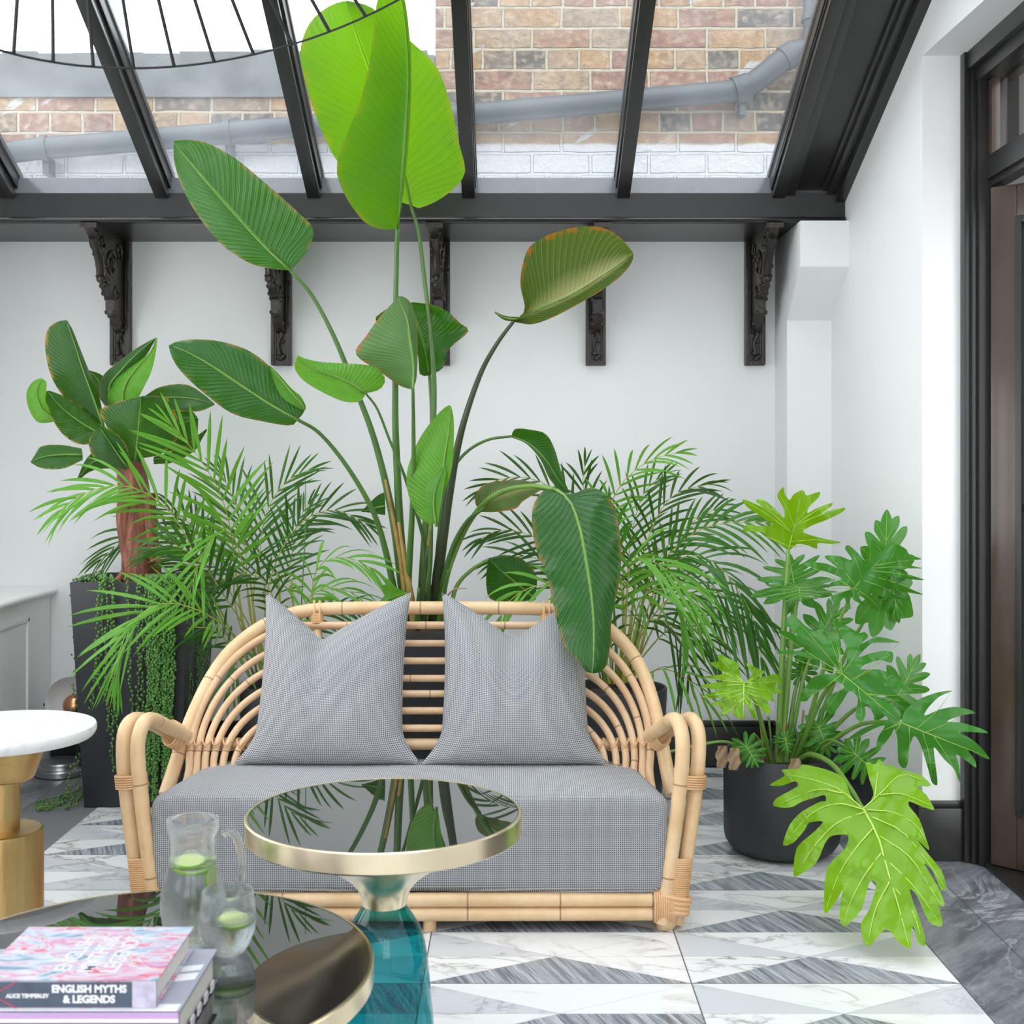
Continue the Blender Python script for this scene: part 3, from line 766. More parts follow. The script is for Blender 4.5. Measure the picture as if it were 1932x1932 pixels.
for ins, z in prof:
    row = []; uv = []
    for k, p in enumerate(pl):
        dcen = cen - p; q = p + dcen.normalized() * min(ins * (1.0 if ins < .05 else 1.0), dcen.length * .9)
        row.append(Vector((q.x, q.y, z))); uv.append((q.x * 1.0 if ins > .02 or p.y < 3.2 else p.y, (z + q.y) if ins > .02 or p.y < 3.2 else z))
    rows.append(row); uvs.append(uv)
b.grid(rows, 0, uvs, wrap=True)
n = len(pl); o = len(b.v); top = rows[-1]; b.add(top, [tuple(range(n))], 0, [(p.x, p.z + p.y) for p in top]); b.add(rows[0], [tuple(range(n))[::-1]], 0)
b.build('seat_cushion', 'fabric', sofa, weld=.0002, angle=60)

# throw pillows
def pillow(label, x0, flip, u0):
    b = MB(); N = 36
    def pt(u, v, side):
        flare = .048 * max(0., (-v - .62) / .38) ** 1.6
        hw = .206 - .010 * (1 - v * v) + flare + .004 * max(0, v) ** 3
        lift = max(0., 1 - abs(u - u0) / ((1. - u0) if u > u0 else (1. + u0)))
        dip = .128 * lift ** 1.15
        s = (v + 1) / 2
        z = .440 * s - dip * s ** 2.2 - .004 * (1 - u * u) * (1 - s) + .012 * (1 - abs(u)) * 0
        T = .085 * max(0., (1 - abs(u) ** 3.2)) ** .6 * max(0., (1 - abs(v) ** 3.2)) ** .6
        T *= 1 - .45 * math.exp(-((u - u0) / .16) ** 2) * s ** 2
        T += .004 * math.sin(9 * u + 4 * v) * (1 - abs(v)) * (1 - abs(u))
        y = .50 * z + side * T
        x = x0 + u * hw
        return Vector((x, 3.435 + y, .352 + z))
    for side in (-1, 1):
        rows = []; uvs = []
        for i in range(N + 1):
            v = math.sin(PI / 2 * (2 * i / N - 1)) if False else 2 * i / N - 1
            v = math.copysign(abs(v) ** .85, v)
            row = []; uv = []
            for j in range(N + 1):
                u = 2 * j / N - 1; u = math.copysign(abs(u) ** .85, u)
                row.append(pt(u, v, side)); uv.append((u * .215, v * .22))
            rows.append(row); uvs.append(uv)
        b.grid(rows, 0, uvs)
    o = b.build('throw_pillow', 'fabric', weld=.0004, angle=70)
    tag(o, label, 'pillow', 'grey checked pillows on the sofa')
pillow('grey checked square pillow on the left half of the rattan sofa', -.500, 1, -.18)
pillow('grey checked pillow on the right half of the sofa, overhung by a drooping leaf', .008, -1, -.02)

# ------------------------------------------------------------------ bell shaped tables
def bell(name, loc, label, R, Ht, rim, prof, neck, gm, cat='table'):
    t = thing(name, (loc[0], loc[1], 0), label, cat)
    c = (loc[0], loc[1], 0)
    b = MB(); b.lathe([(0, Ht - .006), (R - .006, Ht - .006), (R - .006, Ht - .001), (R - .0075, Ht), (0, Ht)], c, 96); b.build('glass_top', 'black_glass', t, angle=30)
    b = MB(); b.lathe([(R - .0062, Ht - .008), (R - .0058, Ht + .0006), (R - .002, Ht + .0008), (R, Ht - .001), (R, Ht - rim + .003), (R - .003, Ht - rim), (R - .02, Ht - rim - .003)] + prof, c, 96); b.build('brass_funnel', 'brass', t, angle=25)
    b = MB(); b.lathe(neck, c, 72); b.build('glass_base', gm, t, angle=60)
    return t
tx, ty = -.232, 2.309
bell('side_table', (tx, ty), 'brass rimmed bell table with black top on teal glass foot before the sofa', .25, .53, .037,
     [(.20, .478), (.15, .462), (.10, .436), (.066, .412), (.049, .393), (.042, .375), (.040, .363), (.034, .363)],
     [(.036, .366), (.042, .356), (.052, .342), (.064, .322), (.0735, .295), (.079, .262), (.083, .22), (.088, .165), (.094, .10), (.103, .04), (.110, .0)], 'teal')
cx_, cy_ = -.597, 2.024
bell('coffee_table', (cx_, cy_), 'low round black glass coffee table with brass rim, carrying books and jug', .375, .36, .034,
     [(.30, .305), (.21, .285), (.14, .262), (.10, .24), (.083, .222), (.075, .222)],
     [(.078, .225), (.10, .20), (.125, .16), (.14, .11), (.15, .05), (.16, .0)], 'smoke')
# marble and gold table
mx_, my_ = P(6, 0, 2.9).x, 2.9
t = thing('pedestal_table', (mx_, my_, 0), 'hammered gold pedestal table with round white marble top', 'table')
c = (mx_, my_, 0)
b = MB(); b.lathe([(0, .536), (.196, .536), (.2, .540), (.204, .548), (.204, .558), (.202, .562), (0, .562)], c, 72); b.build('marble_top', 'marble_top', t, angle=30)
b = MB(); b.lathe([(.0, .535), (.100, .535), (.101, .532), (.068, .448), (.064, .444), (0, .444)], c, 48); b.build('cone', 'gold', t, angle=30)
b = MB(); b.lathe([(.036, .446), (.037, .40), (.036, .328)], c, 40); b.build('neck', 'gold', t, angle=30)
b = MB(); b.lathe([(0, .330), (.082, .330), (.087, .327), (.088, .322), (.088, .004), (.085, .0), (0, .0)], c, 56); b.build('drum', 'gold', t, angle=30)

# ------------------------------------------------------------------ jug, tumbler and limes
TZ = .3606
jx, jy = P(364, 0, 2.152).x, 2.152
jug = thing('water_jug', (jx, jy, TZ), 'clear glass jug of water with floating lime slices on the black coffee table', 'jug')
outer = [(0, 0), (.038, 0), (.043, .003), (.049, .02), (.0535, .045), (.0545, .06), (.053, .078), (.047, .10), (.0405, .122), (.0375, .143), (.0365, .16), (.038, .172), (.0415, .178), (.0425, .184), (.0435, .199), (.0425, .2015)]
inner = [(.0410, .2005), (.0400, .185), (.0385, .178), (.0355, .172), (.034, .16), (.0350, .143), (.038, .122), (.0445, .10), (.0505, .078), (.052, .06), (.051, .045), (.0465, .022), (.041, .008), (0, .006)]
b = MB(); b.lathe(outer + inner, (jx, jy, TZ), 64); b.build('glass_body', 'glass', jug, angle=60, weld=.0002)
hp = [(422, 1575), (436, 1570), (449, 1585), (456, 1620), (455, 1655), (446, 1685), (436, 1694), (426, 1690)]
b = MB(); b.tube(cr([P(x, y, jy) for x, y in hp], 6), .0062, 12, flat=1.5); b.build('handle', 'glass', jug)
WZ = .128
wi = [(r + .0004, z) for r, z in reversed(inner) if z < WZ] 
b = MB(); b.lathe([(0, .0056)] + wi[1:] + [(.0374, WZ), (.034, WZ - .0008), (0, WZ - .001)], (jx, jy, TZ), 64); b.build('water', 'water', jug, angle=60, weld=.0002)
gx, gy = P(430, 0, 2.087).x, 2.087
tum = thing('tumbler', (gx, gy, TZ), 'stemless clear tumbler of water with a lime slice, right of the jug', 'glass')
to = [(0, 0), (.022, 0), (.028, .002), (.037, .016), (.0435, .034), (.0460, .05), (.0455, .068), (.043, .088), (.0410, .1015), (.0403, .1022)]
ti = [(.0396, .1015), (.0415, .088), (.044, .068), (.0445, .05), (.042, .034), (.0355, .018), (.027, .007), (0, .005)]
b = MB(); b.lathe(to + ti, (gx, gy, TZ), 56); b.build('glass_body', 'glass', tum, angle=60, weld=.0002)
w2 = [(r + .0004, z) for r, z in reversed(ti) if z < .057]
b = MB(); b.lathe([(0, .0047)] + w2[1:] + [(.0448, .058), (.042, .057), (0, .0568)], (gx, gy, TZ), 56); b.build('water', 'water', tum, angle=60, weld=.0002)
def lime(c, r, nrm, label, th=.005, half=False):
    nrm = Vector(nrm).normalized(); u = nrm.orthogonal().normalized(); w = nrm.cross(u); c = Vector(c)
    t = thing('lime_slice', c, label, 'lime slice', 'lime slices in the water')
    N = 40; A = (PI if half else 2 * PI); a0 = .4
    f = MB()
    for s in (-1, 1):
        vs = [c + nrm * (s * th / 2)]; uv = [(0, 0)]
        ring = []
        for k in range(N + 1):
            a = a0 + A * k / N; vs.append(c + nrm * (s * th / 2) + (u * math.cos(a) + w * math.sin(a)) * r * .93); uv.append((a / PI, 1))
        # inner ring for the flesh
        m = len(vs)
        for k in range(N + 1):
            a = a0 + A * k / N; vs.append(c + nrm * (s * th / 2) + (u * math.cos(a) + w * math.sin(a)) * r * .25); uv.append((a / PI, .27))
        fs = []
        for k in range(N): fs += [(0, m + k, m + k + 1), (m + k, 1 + k, 2 + k, m + k + 1)]
        f.add(vs, fs, 0, uv)
    f.build('flesh', 'lime', t)
    g = MB(); rows = []
    for k in range(N + 1):
        a = a0 + A * k / N; e = u * math.cos(a) + w * math.sin(a)
        rows.append([c + e * r * .93 - nrm * th / 2, c + e * r * .985 - nrm * th * .4, c + e * r, c + e * r * .985 + nrm * th * .4, c + e * r * .93 + nrm * th / 2])
    g.grid(rows)
    if half: g.add([c + nrm * th / 2 + (u * math.cos(a0)) * 0, c - nrm * th / 2], [])
    g.build('rind', 'lime_rind', t)
lime((jx - .004, jy - .006, TZ + .131), .026, (.05, -.12, 1), 'round lime slice lying topmost on the water in the jug')
lime((jx + .0, jy - .010, TZ + .1215), .029, (.10, -.10, 1), 'round lime slice just under the topmost one in the jug')
lime((jx + .036, jy - .004, TZ + .101), .0235, (.86, -.45, .25), 'lime slice standing upright against the jug near the handle', .006, True)
lime((jx + .018, jy + .020, TZ + .126), .014, (.2, .3, 1), 'small lime piece at the back of the jug water')
lime((gx + .010, gy - .003, TZ + .054), .0255, (.1, -.16, 1), 'lime slice floating in the stemless tumbler')

# ------------------------------------------------------------------ books
def book(name, label, x0, x1, y0, y1, z0, z1, cm, sm, bm_=None, ov=.004, th=.0025):
    t = thing(name, ((x0 + x1) / 2, (y0 + y1) / 2, z0), label, 'book', 'books on the coffee table')
    b = MB(); b.box(x0, x1, y0, y1, z1 - th, z1, 0); b.box(x0, x1, y0, y1, z0, z0 + th, 2)
    b.box(x0, x1, y0 - .001, y0 + th, z0, z1, 1)
    b.build('cover', [cm, sm, bm_ or cm], t, bevel=.0007, smooth=False)
    b = MB(); b.box(x0 + ov * .3, x1 - ov, y0 + th, y1 - ov, z0 + th, z1 - th); b.build('pages', 'paper', t, smooth=False)
    return t
RX90 = Matrix.Rotation(PI / 2, 3, 'X')
b1 = book('book', 'large purple spined book at the bottom of the pile on the coffee table', -.80, -.456, 1.738, 1.966, .3608, .412, 'covergrey', 'purple', 'dark_cover', .006, .004)
b = MB(); b.box(-.80, -.4562, 1.7362, 1.738, .404, .4116); b.box(-.80, -.4562, 1.7360, 1.738, .3985, .404, 1); b.build('spine_band', ['lilac', 'stripe_white'], b1, smooth=False)
b = MB(); b.box(-.80, -.46, 1.741, 1.765, .4119, .4123); b.prism([(-.55, 1.86), (-.462, 1.885), (-.462, 1.905), (-.55, 1.88)], .4119, .4123); b.prism([(-.55, 1.825), (-.462, 1.85), (-.462, 1.875), (-.55, 1.85)], .4119, .4123)
b.build('cover_stripes', 'coverwhite', b1, smooth=False)
text('spine_lettering', 'BRITISH', .026, (-.722, 1.7368, .379), RX90, 'ink', b1, .0008)
b = MB()
for k in range(5): b.box(-.4562, -.4545, 1.76 + k * .04, 1.78 + k * .04, .362, .375)
b.build('edge_marks', 'coverwhite', b1, smooth=False)
b2 = book('book', 'floral covered hardback with white lettered slate spine, topmost of the pile', -.745, -.4905, 1.752, 1.958, .4126, .4492, 'cover', 'spine', 'cover', .006)
sy = 1.7506
text('spine_lettering', 'ENGLISH MYTHS\n& LEGENDS', .0142, (-.583, sy, .4315), RX90, 'stripe_white', b2, .0006, .0003, .98)
text('spine_lettering', 'ALICE TEMPERLEY', .0075, (-.668, sy, .4292), RX90, 'stripe_white', b2, .0003, .0003, .98)
b = MB(); b.box(-.5235, -.4907, sy - .0002, sy + .001, .4128, .449); b.build('spine_end', 'spine_pattern', b2, smooth=False)
b = MB()
for s in (-1, 1):
    for k in range(7):
        a = .25 + k * .2; L = .016
        p0 = Vector((-.712, sy - .0003, .4310)) + Vector((-math.cos(a) * .006, 0, s * math.sin(a) * .004)); p1 = p0 + Vector((-math.cos(a) * L * 1.3, 0, s * math.sin(a) * L * .85))
        b.obox(p0, p1, (0, -1, 0), .0022, .0004, 0)
    for k in range(8):
        p0 = Vector((-.712 + k * .0038, sy - .0003, .4310 + s * (.001 + k * .0021))); b.obox(p0, p0 + Vector((.0016, 0, s * .003)), (0, -1, 0), .0022, .0004, 1)
b.build('spine_feathers', ['stripe_white', 'stripe_pink'], b2, smooth=False)
text('cover_lettering', 'ENGLISH\nMYTHS &\nLEGENDS', .034, (-.600, 1.850, .4493), Matrix.Rotation(PI / 2, 3, 'Z'), 'cover_ink', b2, .0006, .0003, .95)

# ------------------------------------------------------------------ wire pendant lamp
C0 = Vector((-.476, 2.1, 2.158)); nn = Vector((-.323, .166, 1)).normalized(); R0 = .62
u = Vector((1, 0, 0)); u = (u - nn * u.dot(nn)).normalized(); w = nn.cross(u)
AP = Vector((-.72, 2.1, 2.62)); RA = .10
t = thing('pendant_lamp', (AP.x, AP.y, 2.158), 'huge black wire cage pendant lamp hanging below the glass roof', 'lamp')
b = MB(); b.tube([C0 + (u * math.cos(a) + w * math.sin(a)) * R0 for a in [2 * PI * k / 96 for k in range(97)]], .0026, 6, caps=False); b.build('lower_ring', 'dark_metal', t)
b = MB(); b.tube([AP + (u * math.cos(a) + w * math.sin(a)) * RA for a in [2 * PI * k / 32 for k in range(33)]], .005, 6, caps=False); b.build('upper_ring', 'dark_metal', t)
for k in range(46):
    a = 2 * PI * (k + .42) / 46; e = u * math.cos(a) + w * math.sin(a)
    b = MB(); b.tube([C0 + e * R0, AP + e * RA], .0040, 6); b.build('wire', 'dark_metal', t)
b = MB(); b.tube([AP, (AP.x, AP.y, rz(AP.y) + .03)], .006, 8)
for k in range(4):
    a = PI / 2 * k; b.tube([AP + (u * math.cos(a) + w * math.sin(a)) * RA, AP + Vector((0, 0, .06))], .003, 6)
b.build('rod', 'dark_metal', t)

# ------------------------------------------------------------------ floor spotlight in the corner
t = thing('floor_spotlight', (-1.66, 4.74, 0), 'chrome dish spotlight on a stacked round base in the left corner', 'lamp')
c = (P(116, 0, 4.76).x, 4.76, 0)
b = MB(); b.lathe([(0, 0), (.088, 0), (.094, .004), (.094, .022), (.090, .027), (.082, .030), (.080, .034), (.080, .046), (.076, .052), (.03, .058), (0, .058)], c, 48); b.build('base', 'steel', t, angle=30)
dc = P(135, 1326, 4.72)
b = MB(); b.tube(cr([(c[0] + .05, 4.78, .05), (c[0] + .06, 4.79, .14), (c[0] + .04, 4.79, .22), Vector((dc.x, 4.79, dc.z))], 6), .008, 8); b.build('bracket', 'dark_metal', t)
b = MB(); rows = []
for i, (r, y) in enumerate(((.098, 0), (.094, .004), (.085, .018), (.068, .034), (.05, .044), (.03, .05), (.0, .052), (.03, .056), (.06, .048), (.09, .022), (.100, 0), (.098, -.002))):
    rows.append([dc + Vector((r * math.cos(a), y, r * math.sin(a))) for a in [2 * PI * k / 48 for k in range(48)]])
b.grid(rows + [rows[0]], wrap=True); b.build('dish', 'dish', t, angle=50)
b = MB(); b.sphere(dc + Vector((.01, .006, -.012)), .044, 20, 14); b.build('bulb', 'copper', t)
b = MB(); b.sphere(dc + Vector((-.1, .01, -.008)), .009, 8, 6); b.build('knob', 'dark_metal', t)

# ------------------------------------------------------------------ plants: helpers
def blade(name, L, Mi, R, D0, D1, dl, dr, mat, parent, n=26, w=7, ripple=.004, bow=0., sag=.0, seed=0):
    """paddle leaf from its two margins and its midrib; dl, dr = how far the margins stand behind (+) or before (-) the midrib"""
    L_, M_, R_ = cr2(L, n), cr2(Mi, n), cr2(R, n)
    rows = []; uvs = []; rr = random.Random(seed + n); ph = rr.random() * 6
    for i in range(n):
        v = i / (n - 1); D = D0 + (D1 - D0) * v + bow * math.sin(PI * v); prof = math.sin(PI * min(1, max(0, v * .94 + .03))) ** .5
        row = []; uv = []
        for j in range(-w, w + 1):
            t = j / w; a = abs(t); E_ = (L_ if t < 0 else R_)[i]; p = M_[i].lerp(E_, a)
            d = D + (dl if t < 0 else dr) * a ** 1.5 * prof + ripple * a * a * math.sin(v * 34 + ph + (2 if t < 0 else 0)) + ripple * .35 * math.sin(v * 120 + 9 * a)
            row.append(P(p.x, p.y, d)); uv.append((.5 + t * .5, v))
        rows.append(row); uvs.append(uv)
    b = MB(); b.grid(rows, 0, uvs)
    k = [r[w] + Vector((0, -.003, 0)) for r in rows][::2]
    b.tube(k, [max(.0012, .0045 * (1 - i / len(k))) for i in range(len(k))], 6, 1)
    return b.build(name, [mat, 'petiole_pale'], parent, angle=180, fixn=False)
def stalk(name, pts, D0, D1, r0, r1, mat, parent, n=6, flat=1.):
    """pts run from the blade down to the base"""
    N = len(pts); q = cr([P(p[0], p[1], p[2] if len(p) > 2 else D0 + (D1 - D0) * i / (N - 1)) for i, p in enumerate(pts)], n)
    b = MB(); m = len(q); b.tube(q, [r0 + (r1 - r0) * (i / (m - 1)) ** 1.4 for i in range(m)], 10, flat=flat)
    return b.build(name, mat, parent, angle=180)
def box_pot(name, x0, x1, y0, y1, h, taper, parent, mat='planter'):
    b = MB(); t = taper; w = .014
    def ring(z, o, k): return [Vector(p) for p in ((x0 + o + t * k, y0 + o + t * k, z), (x1 - o - t * k, y0 + o + t * k, z), (x1 - o - t * k, y1 - o - t * k, z), (x0 + o + t * k, y1 - o - t * k, z))]
    b.grid([ring(0, 0, 1), ring(h, 0, 0), ring(h, w, 0), ring(h - .08, w, .1)], wrap=True); b.add(ring(0, 0, 1), [(3, 2, 1, 0)]); b.add(ring(h - .08, w, .1), [(0, 1, 2, 3)])
    b.build(name, mat, parent, bevel=.003, weld=.0003, smooth=True, angle=30)
    b = MB(); N = 14; rows = []
    for i in range(N):
        rows.append([Vector((x0 + w + (x1 - x0 - 2 * w) * j / (N - 1), y0 + w + (y1 - y0 - 2 * w) * i / (N - 1), h - .035 + .022 * noise.noise(Vector((i * .7, j * .7, x0))))) for j in range(N)])
    b.grid(rows); b.build('soil', 'soil', parent)
def round_pot(c, r, h, parent, mat='planter', rb=.9, corner=.05):
    b = MB(); pr = [(0, 0), (r * rb - corner, 0)] + [(r * rb - corner + corner * math.sin(a), corner * (1 - math.cos(a))) for a in (.4, .8, 1.2, PI / 2)] + [(r, h - .004), (r - .003, h), (r - .008, h), (r - .010, h - .004), (r - .014, h - .05), (0, h - .05)]
    b.lathe(pr, c, 64); b.build('pot', mat, parent, angle=40, weld=.0003)
    b = MB(); rows = [[Vector((c[0] + (r - .012) * q * math.cos(a), c[1] + (r - .012) * q * math.sin(a), c[2] + h - .035 + .014 * noise.noise(Vector((6 * q * math.cos(a), 6 * q * math.sin(a), 1))))) for a in [2 * PI * k / 28 for k in range(28)]] for q in (.02, .3, .6, .85, 1)]
    b.grid(rows, wrap=True); b.build('soil', 'soil', parent)

# ------------------------------------------------------------------ tall paddle leaved plant behind the sofa
st = thing('potted_bird_of_paradise', (-.30, 4.27, 0), 'tall paddle leaved plant in a dark square planter behind the sofa centre', 'plant')
box_pot('planter', -.49, -.11, 4.06, 4.44, .62, .03, st)
BB = (790, 1185)
def strel(L, Mi, R, D0, D1, dl, dr, pet, Db=4.25, mat='leaf_big', r0=.0055, r1=.013, pm='petiole', **kw):
    lf_ = blade('leaf', L, Mi, R, D0, D1, dl, dr, mat, st, seed=len(L) * 7 + int(L[0][0]), **kw)
    if pet: stalk('leaf_stalk', pet, D0 + .004, Db, r0, r1, pm, lf_)
    return lf_
# upper left
strel([(548, 510), (520, 508), (470, 496), (415, 458), (370, 402), (341, 347), (328, 300), (328, 270)], [(548, 510), (500, 466), (440, 400), (380, 332), (328, 268)],
      [(548, 510), (575, 482), (592, 434), (560, 398), (500, 345), (440, 296), (385, 268), (348, 264), (328, 266)], 4.02, 3.92, .05, -.03,
      [(548, 510), (590, 560), (630, 635), (665, 720), (700, 810), (725, 900), (745, 1000), (758, 1100), (770, 1180)], r1=.017)
# middle left
strel([(562, 792), (548, 803), (500, 796), (440, 781), (390, 746), (346, 706), (325, 676), (318, 652)], [(562, 792), (510, 763), (450, 724), (385, 681), (340, 658), (318, 652)],
      [(562, 792), (577, 768), (545, 742), (512, 695), (470, 662), (420, 645), (370, 640), (335, 644), (318, 652)], 3.95, 3.85, .04, .03,
      [(562, 792), (600, 815), (640, 860), (680, 920), (710, 980), (730, 1050), (745, 1120), (760, 1180)], r1=.013)
lf_ = blade('leaf', [(575, 775), (560, 768), (535, 752), (520, 728), (508, 692)], [(576, 772), (564, 755), (545, 735), (525, 710), (508, 690)], [(577, 766), (568, 748), (550, 733), (528, 708), (509, 689)], 3.93, 3.92, -.01, .0, 'leaf_young', st, n=14, w=4)
# the great backlit leaf at the back, then the one in front of it
strel([(775, 387), (730, 372), (690, 350), (640, 310), (600, 230), (572, 140), (567, 90), (585, 42), (620, 12), (648, 2)], [(775, 387), (757, 300), (729, 210), (695, 125), (668, 50), (652, 2)],
      [(775, 387), (790, 393), (830, 376), (862, 350), (878, 322), (866, 270), (855, 215), (835, 150), (815, 115), (775, 78), (730, 40), (698, 12), (655, 1)], 4.18, 3.58, .03, .05,
      [(775, 387), (790, 440), (800, 520), (812, 620), (818, 700), (818, 780), (812, 880), (803, 1000), (797, 1100), (795, 1180)], r1=.016, n=34, w=9, mat='leaf_backlit')
strel([(750, 432), (725, 433), (690, 421), (655, 376), (636, 330), (640, 290), (660, 240), (680, 190), (695, 130), (705, 60), (712, 0), (735, -55)], [(750, 432), (758, 350), (766, 250), (771, 150), (768, 80), (760, 10), (742, -60)],
      [(751, 432), (763, 350), (770, 280), (775, 200), (776, 120), (772, 60), (764, 0), (744, -60)], 3.92, 3.50, -.06, -.05,
      [(750, 432), (748, 500), (746, 600), (746, 700), (746, 800), (750, 900), (755, 1000), (764, 1100), (776, 1180)], r0=.007, r1=.017, n=34, w=8, mat='leaf_backlit')
# centre: underside of a cupped leaf, and a teal one behind it
strel([(779, 735), (755, 728), (715, 700), (671, 668), (690, 635), (715, 600), (738, 574), (750, 560)], [(779, 735), (780, 690), (774, 640), (768, 600), (750, 560)],
      [(779, 735), (786, 712), (788, 660), (786, 615), (776, 574), (762, 560), (750, 559)], 3.86, 3.90, .10, .05,
      [(779, 735), (780, 800), (780, 900), (776, 1000), (770, 1100), (770, 1180)], mat='leaf_under', r0=.005, r1=.015)
strel([(810, 708), (792, 706), (785, 660), (745, 608), (706, 604), (735, 580), (772, 571)], [(810, 708), (801, 660), (787, 612), (776, 571)],
      [(810, 708), (836, 694), (846, 660), (884, 625), (868, 610), (845, 588), (815, 575), (778, 570)], 4.3, 4.22, -.05, -.06,
      [(810, 708), (814, 780), (812, 900), (806, 1050), (802, 1180)], r0=.005, r1=.010)
# small fresh one on the left
strel([(690, 742), (680, 757), (650, 758), (610, 741), (575, 720), (558, 700), (556, 686), (562, 670)], [(690, 742), (660, 722), (620, 706), (585, 692), (562, 670)],
      [(690, 742), (716, 735), (727, 716), (712, 695), (688, 688), (640, 685), (600, 682), (575, 676), (562, 670)], 3.92, 3.84, -.04, .05,
      [(690, 742), (712, 772), (735, 830), (760, 890), (780, 950), (800, 1020), (808, 1090), (810, 1180)], mat='leaf_young', r0=.0035, r1=.009, n=22)
# olive leaf, upper right
strel([(968, 607), (990, 585), (982, 540), (985, 505), (1000, 465), (1045, 439), (1100, 427), (1142, 431), (1172, 450), (1194, 476)], [(968, 607), (1012, 585), (1080, 555), (1145, 514), (1180, 490), (1194, 478)],
      [(968, 607), (1003, 612), (1040, 600), (1080, 580), (1130, 551), (1170, 522), (1192, 495), (1195, 478)], 4.05, 3.95, -.09, -.05,
      [(968, 607), (938, 648), (908, 702), (880, 780), (862, 850), (848, 930), (835, 1020), (825, 1100), (820, 1180)], mat='leaf_olive', r0=.006, r1=.022, pm='petiole_dark', n=30)
blade('leaf', [(972, 606), (955, 605), (945, 600), (933, 590)], [(975, 603), (958, 601), (946, 597), (933, 589)], [(978, 598), (960, 597), (948, 594), (934, 588)], 4.04, 4.0, 0, 0, 'leaf_olive', st, n=10, w=3)
# fresh leaf low in the centre, with its curled margin
strel([(814, 992), (790, 975), (770, 932), (768, 890), (785, 840), (810, 800), (835, 772), (848, 764)], [(814, 992), (830, 930), (840, 860), (849, 800), (850, 766)],
      [(816, 992), (826, 960), (840, 925), (852, 885), (856, 840), (856, 790), (851, 766)], 4.0, 3.92, .06, -.03,
      [(814, 992), (812, 1060), (806, 1120), (802, 1180)], mat='leaf_young', r0=.006, r1=.012)
blade('leaf', [(822, 994), (806, 962), (803, 925), (815, 902), (836, 882)], [(824, 994), (818, 955), (822, 920), (832, 895), (838, 880)], [(826, 994), (832, 950), (838, 915), (842, 892), (840, 878)], 3.96, 3.95, .01, -.01, 'leaf_young', st, n=16, w=4)
# arching right hand leaf
strel([(965, 823), (972, 809), (1003, 811), (1030, 819), (1046, 846), (1056, 880), (1064, 905), (1074, 928)], [(965, 823), (1000, 838), (1030, 868), (1053, 903), (1074, 930)],
      [(965, 823), (996, 840), (1020, 868), (1036, 902), (1056, 925), (1073, 931)], 4.2, 4.1, -.05, .03,
      [(965, 823), (920, 830), (880, 853), (852, 890), (836, 950), (824, 1060), (817, 1180)], r0=.0045, r1=.009)
# big leaf drooping over the sofa back
strel([(1045, 922), (1022, 928), (1004, 965), (1010, 1030), (1035, 1100), (1050, 1170), (1066, 1222), (1090, 1246), (1106, 1268), (1117, 1270)], [(1045, 922), (1075, 945), (1095, 1000), (1108, 1070), (1118, 1140), (1121, 1200), (1118, 1270)],
      [(1045, 922), (1078, 932), (1115, 920), (1146, 935), (1164, 972), (1172, 1040), (1168, 1100), (1155, 1160), (1151, 1222), (1141, 1262), (1120, 1271)], 3.66, 3.36, .05, .07,
      [(1045, 922, 3.66), (1002, 917, 3.74), (952, 926, 3.9), (908, 955, 4.05), (872, 1010, 4.15), (842, 1090, 4.2), (830, 1180, 4.25)], r0=.0065, r1=.011, pm='petiole_pale', n=34, w=8, ripple=.006)
# rolled leaf on the right
strel([(905, 965), (896, 945), (905, 921), (930, 909), (985, 906), (1030, 918)], [(905, 965), (935, 935), (985, 920), (1030, 918)],
      [(905, 966), (935, 966), (972, 960), (988, 945), (1030, 919)], 4.05, 4.0, .06, -.06,
      [(905, 964), (880, 985), (855, 1030), (835, 1100), (822, 1180)], mat='leaf_olive', r0=.006, r1=.010)
# low leaves
strel([(1010, 1132), (970, 1135), (925, 1130), (917, 1090), (922, 1055)], [(1010, 1130), (980, 1105), (950, 1080), (922, 1055)], [(1010, 1128), (1012, 1085), (985, 1055), (950, 1048), (923, 1054)], 4.32, 4.25, .03, .03,
      [(922, 1056), (890, 1075), (860, 1110), (845, 1180)], n=18, pm='petiole_pale', r0=.006, r1=.008)
strel([(700, 1150), (716, 1135), (728, 1118), (720, 1105), (735, 1102)], [(700, 1150), (725, 1135), (745, 1125), (768, 1118)], [(700, 1152), (735, 1150), (758, 1140), (770, 1120)], 4.06, 4.0, .02, -.02, None, mat='leaf_young', n=16)
strel([(727, 972), (712, 970), (695, 967), (682, 966)], [(727, 955), (710, 958), (695, 963), (682, 965)], [(726, 928), (712, 935), (698, 948), (683, 963)], 4.4, 4.36, 0, 0, None, n=12)
# leaf sheaths and stubs at the foot
for pts, r, m_ in (([(752, 985), (764, 1060), (776, 1130), (784, 1185)], .017, 'husk'), ([(727, 905), (742, 980), (757, 1060), (770, 1150)], .014, 'husk'), ([(812, 985), (806, 1060), (800, 1180)], .013, 'husk'),
                   ([(880, 1110), (858, 1112), (842, 1130), (833, 1175)], .006, 'dead'), ([(790, 1110), (787, 1185)], .016, 'petiole'), ([(846, 1075), (836, 1120), (828, 1185)], .012, 'petiole'), ([(806, 1030), (798, 1185)], .014, 'petiole_dark')):
    stalk('sheath', pts, 4.12, 4.2, r * .3, r, m_, st)

